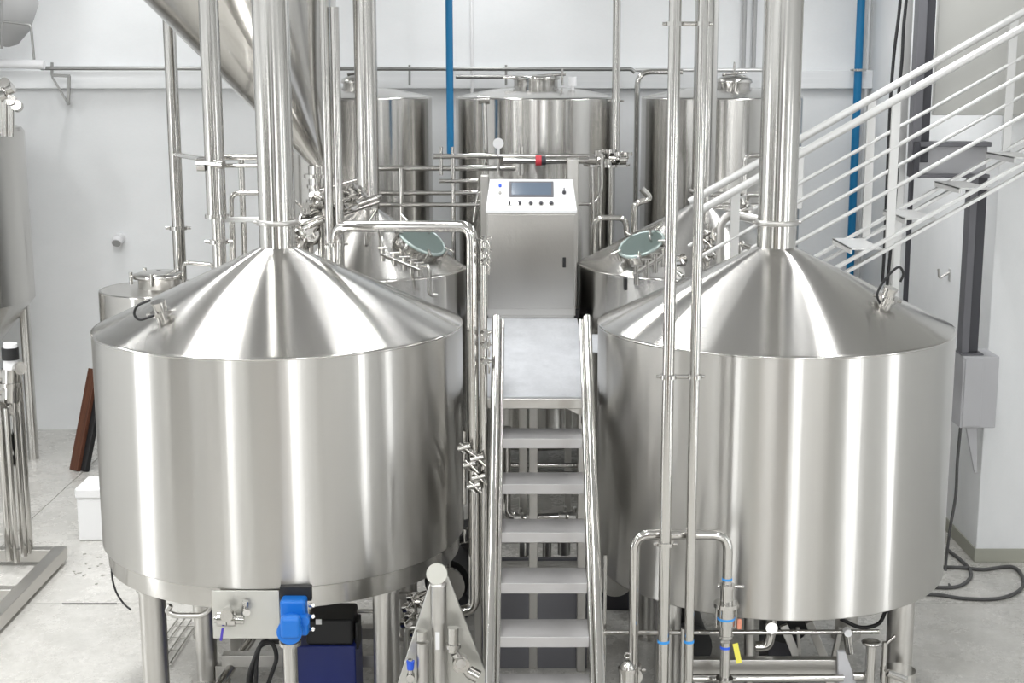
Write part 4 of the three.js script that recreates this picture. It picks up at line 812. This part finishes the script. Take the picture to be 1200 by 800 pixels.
// pumps and pipes in the shade under the platform
{
  const z = -9.5, zt = -9.3, y1 = P(630, 590, -9.4).y;
  const o = thing('drain_manifold', 'stainless header with short drain stubs and pipes seen between the stair treads', 'pipework', V(0.1, 0, zt));
  for (const py of [545, 555]) put('pipe', tube([P(588, py, -9.4), P(690, py, -9.4)], 0.018), steelPipe, o);
  put('pipe', tube([P(594, 500, -9.2), P(594, 602, -9.2), P(610, 607, -9.2), P(690, 604, -9.2)], 0.028, 0.08), steelPipe, o);
  put('pipe', tube([P(570, 670, -9.2), P(690, 668, -9.2)], 0.03), steelPipe, o);
  put('pipe', tube([P(560, 704, -9.2), P(700, 704, -9.2)], 0.025), steelPipe, o);
  put('header', tube([P(588, 633, zt), P(692, 633, zt)], 0.02), steelSatin, o);
  for (const px of [620, 641, 661, 683]) put('drain_stub', rod(P(px, px === 641 ? 661 : 649, zt), P(px, 632, zt), px === 641 ? 0.03 : 0.042, px === 641 ? 0.03 : 0.042), steelSatin, o);
  for (const [px, py] of [[608, 607], [622, 606], [660, 605], [672, 606], [685, 602]]) put('valve', [ring(P(px, py, -9.1), V(1, 0, 0.2), 0.04, 0.05), rod(P(px, py, -9.1), P(px + 2, py - 12, -9.08), 0.01)], steelSatin, o);
  for (const x of [-0.28, 0.38]) put('support', box(x - 0.02, x + 0.02, 0, y1, -9.44, -9.40), steelSatin, o);
}
{ // plate cooler: a stack of thin plates between two frames, behind the stair
  const o = thing('plate_cooler', 'plate cooler with grey end frames standing low under the working platform', 'cooler', V(0.06, 0, -9.0));
  const y1 = P(640, 664, -8.9).y;
  for (let k = 0; k < 9; k++) put('plate', box(-0.26, 0.38, 0.06, y1, -9.02 + k * 0.025, -9.002 + k * 0.025, 0.003), steelSatin, o);
  for (const z of [-9.05, -8.79]) put('end_frame', box(-0.27, 0.39, 0, y1 + 0.01, z - 0.015, z + 0.015, 0.004), columnGrey, o);
}
for (const [x, z, label] of [[-0.55, -9.75, 'black pump motor lying under the platform behind the triangular stand'], [-0.42, -10.3, 'black pump motor lying deeper under the platform'], [0.62, -9.9, 'black pump motor under the deck behind the thin stair rod']]) {
  const o = thing('pump', label, 'pump', V(x, 0, z));
  put('motor', [rod(V(x, 0.3, z - 0.25), V(x, 0.3, z + 0.15), 0.14, 0.14, 28), ring(V(x, 0.3, z + 0.16), V(0, 0, 1), 0.155, 0.04)], black, o);
  put('housing', [ring(V(x, 0.3, z + 0.24), V(0, 0, 1), 0.13, 0.1), rod(V(x, 0.3, z + 0.24), V(x, 0.52, z + 0.24), 0.035)], steelFitting, o);
  put('base', box(x - 0.14, x + 0.14, 0, 0.17, z - 0.22, z + 0.1), columnDark, o);
}
{
  const o = thing('valve_tree', 'knot of small stainless valves between a vessel leg and the triangular stand', 'valves', V(P(484, 760, -8.1).x, 0, -8.1));
  for (const [px, py] of [[484, 700], [478, 712], [490, 722], [476, 730], [486, 742], [494, 706], [481, 722]]) {
    const q = P(px, py, -8.1);
    put('valve', [ring(q, V(0.6, 0.3, 0.6), 0.032, 0.04), rod(P(px - 5, py + 5, -8.1), P(px + 6, py - 6, -8.06), 0.01)], steelFitting, o);
  }
  put('pipe', tube([V(P(476, 800, -8.1).x, 0, -8.1), P(476, 735, -8.1), P(490, 735, -8.1), V(P(490, 800, -8.1).x, 0, -8.1)], 0.016, 0.05), steelSatin, o);
  put('pipe', tube([P(476, 735, -8.12), P(482, 700, -8.12), P(500, 694, -8.12)], 0.016, 0.05), steelPipe, o);
}

// ---------------------------------------------------------------- under the second vessel
{
  const o = thing('base_frame', 'stainless base frame with struts and piping under the vessel by the paired pipes', 'frame', V(1.5, 0, -8.2));
  const z = -7.75, q = (px, py, zz = z) => P(px, py, zz);
  put('beam', box(q(810, 740).x, q(986, 740).x, q(0, 790).y, q(0, 773).y, z - 0.06, z), steelSatin, o);
  put('pipe', tube([q(810, 794, z + 0.08), q(988, 794, z + 0.08)], 0.022), steelPipe, o);
  put('end_plate', prism([[q(980, 760).x, q(980, 760).y], [q(988, 760).x, q(988, 760).y], [q(1002, 800).x, q(1002, 800).y], [q(1002, 800).x, 0.1], [q(985, 800).x, 0.1]], 0.03).translate(0, 0, z + 0.02), boxGrey, o);
  put('bar', tube([q(1000, 792, z + 0.06), q(1020, 792, z + 0.06)], 0.025), steelFitting, o);
  put('pipe', tube([q(700, 741, -7.85), q(1030, 740, -7.85)], 0.014), steelPipe, o);
  for (const [a, b, w] of [[[918, 732], [936, 775], 0.05], [[948, 728], [970, 780], 0.05], [[935, 735], [937, 775], 0.02], [[985, 735], [976, 775], 0.03]]) put('strut', bar(P(...a, -8.3), P(...b, -8.3), w, 0.03, V(1, 0, 0)), steelSatin, o);
  put('gauge', [ring(q(904, 735, -7.8), V(0, 0.1, 1), 0.034, 0.03), rod(q(904, 735, -7.82), q(904, 746, -7.82), 0.01)], steelFitting, o, 'small round pressure gauge');
  put('pipe', tube([q(885, 757, -7.9), q(900, 757, -7.9), q(904, 738, -7.9), q(904, 720, -7.9)], 0.03, 0.08), steelPipe, o);
  put('pipe', tube([q(878, 720, -8.1), q(878, 800, -8.1)], 0.03), steelSatin, o);
  put('pipe', tube([q(993, 741, -7.85), q(996, 765, -7.85)], 0.026), steelPipe, o);
  put('cap', ring(q(993, 740, -7.8), V(0, 0, 1), 0.022, 0.05), whitePlastic, o);
  const st = q(1021, 753, -7.65), sb = PF(1024, 870);
  put('mushroom_post', [rod(V(st.x, 0, -7.65), st, 0.028), lathe([[0.02, st.y - 0.012], [0.05, st.y - 0.006], [0.056, st.y + 0.004], [0.045, st.y + 0.012], [0.002, st.y + 0.014]], st.x, -7.65, 28)], steelFitting, o);
  put('post', rod(V(q(1036, 780, -7.7).x, 0, -7.7), q(1037, 752, -7.7), 0.015), steelPipe, o);
  put('clamp_lever', rod(q(1034, 758, -7.7), q(1049, 745, -7.7), 0.008), steelPipe, o);
  put('foot_socket', [ring(q(1052, 790, -7.75), UPV, 0.1, 0.06), rod(q(1040, 788, -7.65), q(1062, 796, -7.65), 0.02)], steelFitting, o);
  put('support', box(q(800, 740).x, q(812, 740).x, 0, q(0, 742).y, z - 0.1, z - 0.06), steelSatin, o);
  for (const x of [q(820, 780).x, q(975, 780).x]) put('foot', box(x - 0.03, x + 0.03, 0, q(0, 788).y, z - 0.05, z - 0.01), steelSatin, o);
  put('hose', spline([q(985, 725, -8.0), q(1010, 735, -8.0), q(1030, 730, -8.0), q(1038, 715, -8.0)], 0.012, 30), black, o);
}
for (const [x, z, w, label] of [[0.95, -8.35, 0.14, 'black pump under the vessel behind the arched pipe'], [1.62, -8.75, 0.13, 'black pump under the vessel behind the slanting struts']]) {
  const o = thing('pump', label, 'pump', V(x, 0, z));
  put('motor', [rod(V(x, 0.42, z - 0.25), V(x, 0.42, z + 0.2), w, w, 24), ring(V(x, 0.42, z + 0.21), V(0, 0, 1), w * 1.1, 0.04)], black, o);
  put('base', box(x - 0.1, x + 0.1, 0, 0.3, z - 0.2, z + 0.15), columnDark, o);
}
{
  const z = -7.2, c = P(735, 790, z), o = thing('strainer', 'small stainless strainer with lifting eye beside the arched pipe foot', 'strainer', V(c.x, 0, z));
  put('body', lathe([[0.04, 0], [0.045, 0.1], [0.045, P(735, 783, z).y], [0.03, P(735, 777, z).y], [0.015, P(735, 774, z).y]], c.x, z, 28), steelStack, o);
  put('lifting_eye', new THREE.TorusGeometry(0.014, 0.005, 8, 20).translate(c.x, P(735, 768, z).y, z), steelFitting, o);
  put('band', ring(V(c.x, P(735, 784, z).y, z), UPV, 0.05, 0.02), steelFitting, o);
}
{ // pipework behind the second vessel, near the foot of the upper stair
  const z = -9.95, q = (px, py, zz = z) => P(px, py, zz), o = thing('valve_cluster', 'stainless pipes and valves crowded behind the vessel flue by the stair foot', 'pipework', V(q(855, 280).x, 0, z));
  put('loop', tube([q(844, 345), q(844, 262), q(855, 250), q(892, 258)], 0.03, 0.07), steelSatin, o);
  put('pipe', tube([q(832, 228, z - 0.8), q(892, 228, z - 0.8)], 0.022), steelPipe, o);
  put('pipe', tube([q(835, 241, z - 0.8), q(892, 241, z - 0.8)], 0.022), steelPipe, o);
  put('pipe', tube([q(873, 250, z - 0.7), q(873, 182, z - 0.7), q(892, 182, z - 0.7)], 0.02), steelPipe, o);
  put('pipe', tube([q(866, 320), q(867, 284), q(879, 290)], 0.022, 0.05), steelPipe, o);
  for (const [px, py] of [[872, 238], [875, 246], [826, 270], [829, 285], [834, 295], [826, 300], [868, 236], [797, 305], [795, 320], [838, 275]]) put('valve', [ring(q(px, py, z - 0.1), V(rnd() - 0.5, rnd(), rnd()), 0.045, 0.06), rod(q(px - 4, py - 4, z - 0.1), q(px + 5, py + 4, z - 0.05), 0.014)], steelFitting, o);
  put('support', rod(V(q(830, 300).x, 0, z - 0.1), q(830, 262, z - 0.1), 0.02), steelPipe, o);
}

// ---------------------------------------------------------------- rest of the hall, mirrored in the steel
{
  const door = [std({ color: lin(0.10, 0.105, 0.07), roughness: 0.6 }), std({ color: lin(0.17, 0.155, 0.16), roughness: 0.6 })];
  [[-3.6, 'dark green roller door in the end wall facing the vessels'], [0.6, 'dark grey roller door in the end wall facing the vessels']].forEach(([x, label], i) => {
    const o = thing('roller_door', label, 'door', V(x, 0, FRONT - 0.1));
    put('curtain', box(x - 1.1, x + 1.1, 0, 4.2, FRONT - 0.08, FRONT - 0.02, 0.01), door[i], o);
    for (const s of [-1, 1]) put('guide', box(x + s * 1.15 - 0.05, x + s * 1.15 + 0.05, 0, 4.4, FRONT - 0.12, FRONT - 0.01), columnGrey, o);
  });
}
// more vessels and malt pallets standing round the camera
[[-5.7, -5.0, 'first spare fermenter from the glazed door of the long side wall'], [-5.5, -2.6, 'second spare fermenter from the glazed door of the long side wall'], [-5.6, 0.0, 'third spare fermenter from the glazed door of the long side wall'], [4.7, -0.9, 'spare fermenter beside the wide glazed door'], [4.9, 1.6, 'spare fermenter in the hall corner']].forEach(([x, z, label]) => {
  const o = thing('fermenter', label, 'tank', V(x, 0, z)), R = 0.75;
  put('shell', lathe([[R, 1.2], [R, 3.4], [R * 0.7, 3.62], [0.02, 3.75]], x, z, 64), steelStack, o);
  put('cone', lathe([[0.06, 0.45], [R, 1.2]], x, z, 64), steelStack, o);
  for (const a of [0.8, 2.4, 3.9, 5.5]) put('leg', rod(V(x + Math.sin(a) * 0.66, 0, z + Math.cos(a) * 0.66), V(x + Math.sin(a) * 0.66, 1.25, z + Math.cos(a) * 0.66), 0.05), steelSatin, o);
});
const sack = std({ color: lin(0.30, 0.21, 0.13), roughness: 0.85 });
[[-1.6, 1.9, 1.5], [-0.3, 2.2, 1.1], [1.35, 1.9, 1.7]].forEach(([x, z, h], i) => {
  const o = thing('malt_pallet', ['brown malt sack stack of middle height on a pallet', 'lowest brown malt sack stack on a pallet', 'tallest brown malt sack stack on a pallet'][i], 'pallet', V(x, 0, z));
  put('pallet', box(x - 0.5, x + 0.5, 0, 0.14, z - 0.5, z + 0.5, 0.01), wood, o);
  for (let y = 0.14; y < h; y += 0.17) for (const dx of [-0.25, 0.25]) put('sack', box(x + dx - 0.245, x + dx + 0.245, y, y + 0.17, z - 0.48, z + 0.48, 0.06), sack, o);
});

renderer.render(scene, camera);
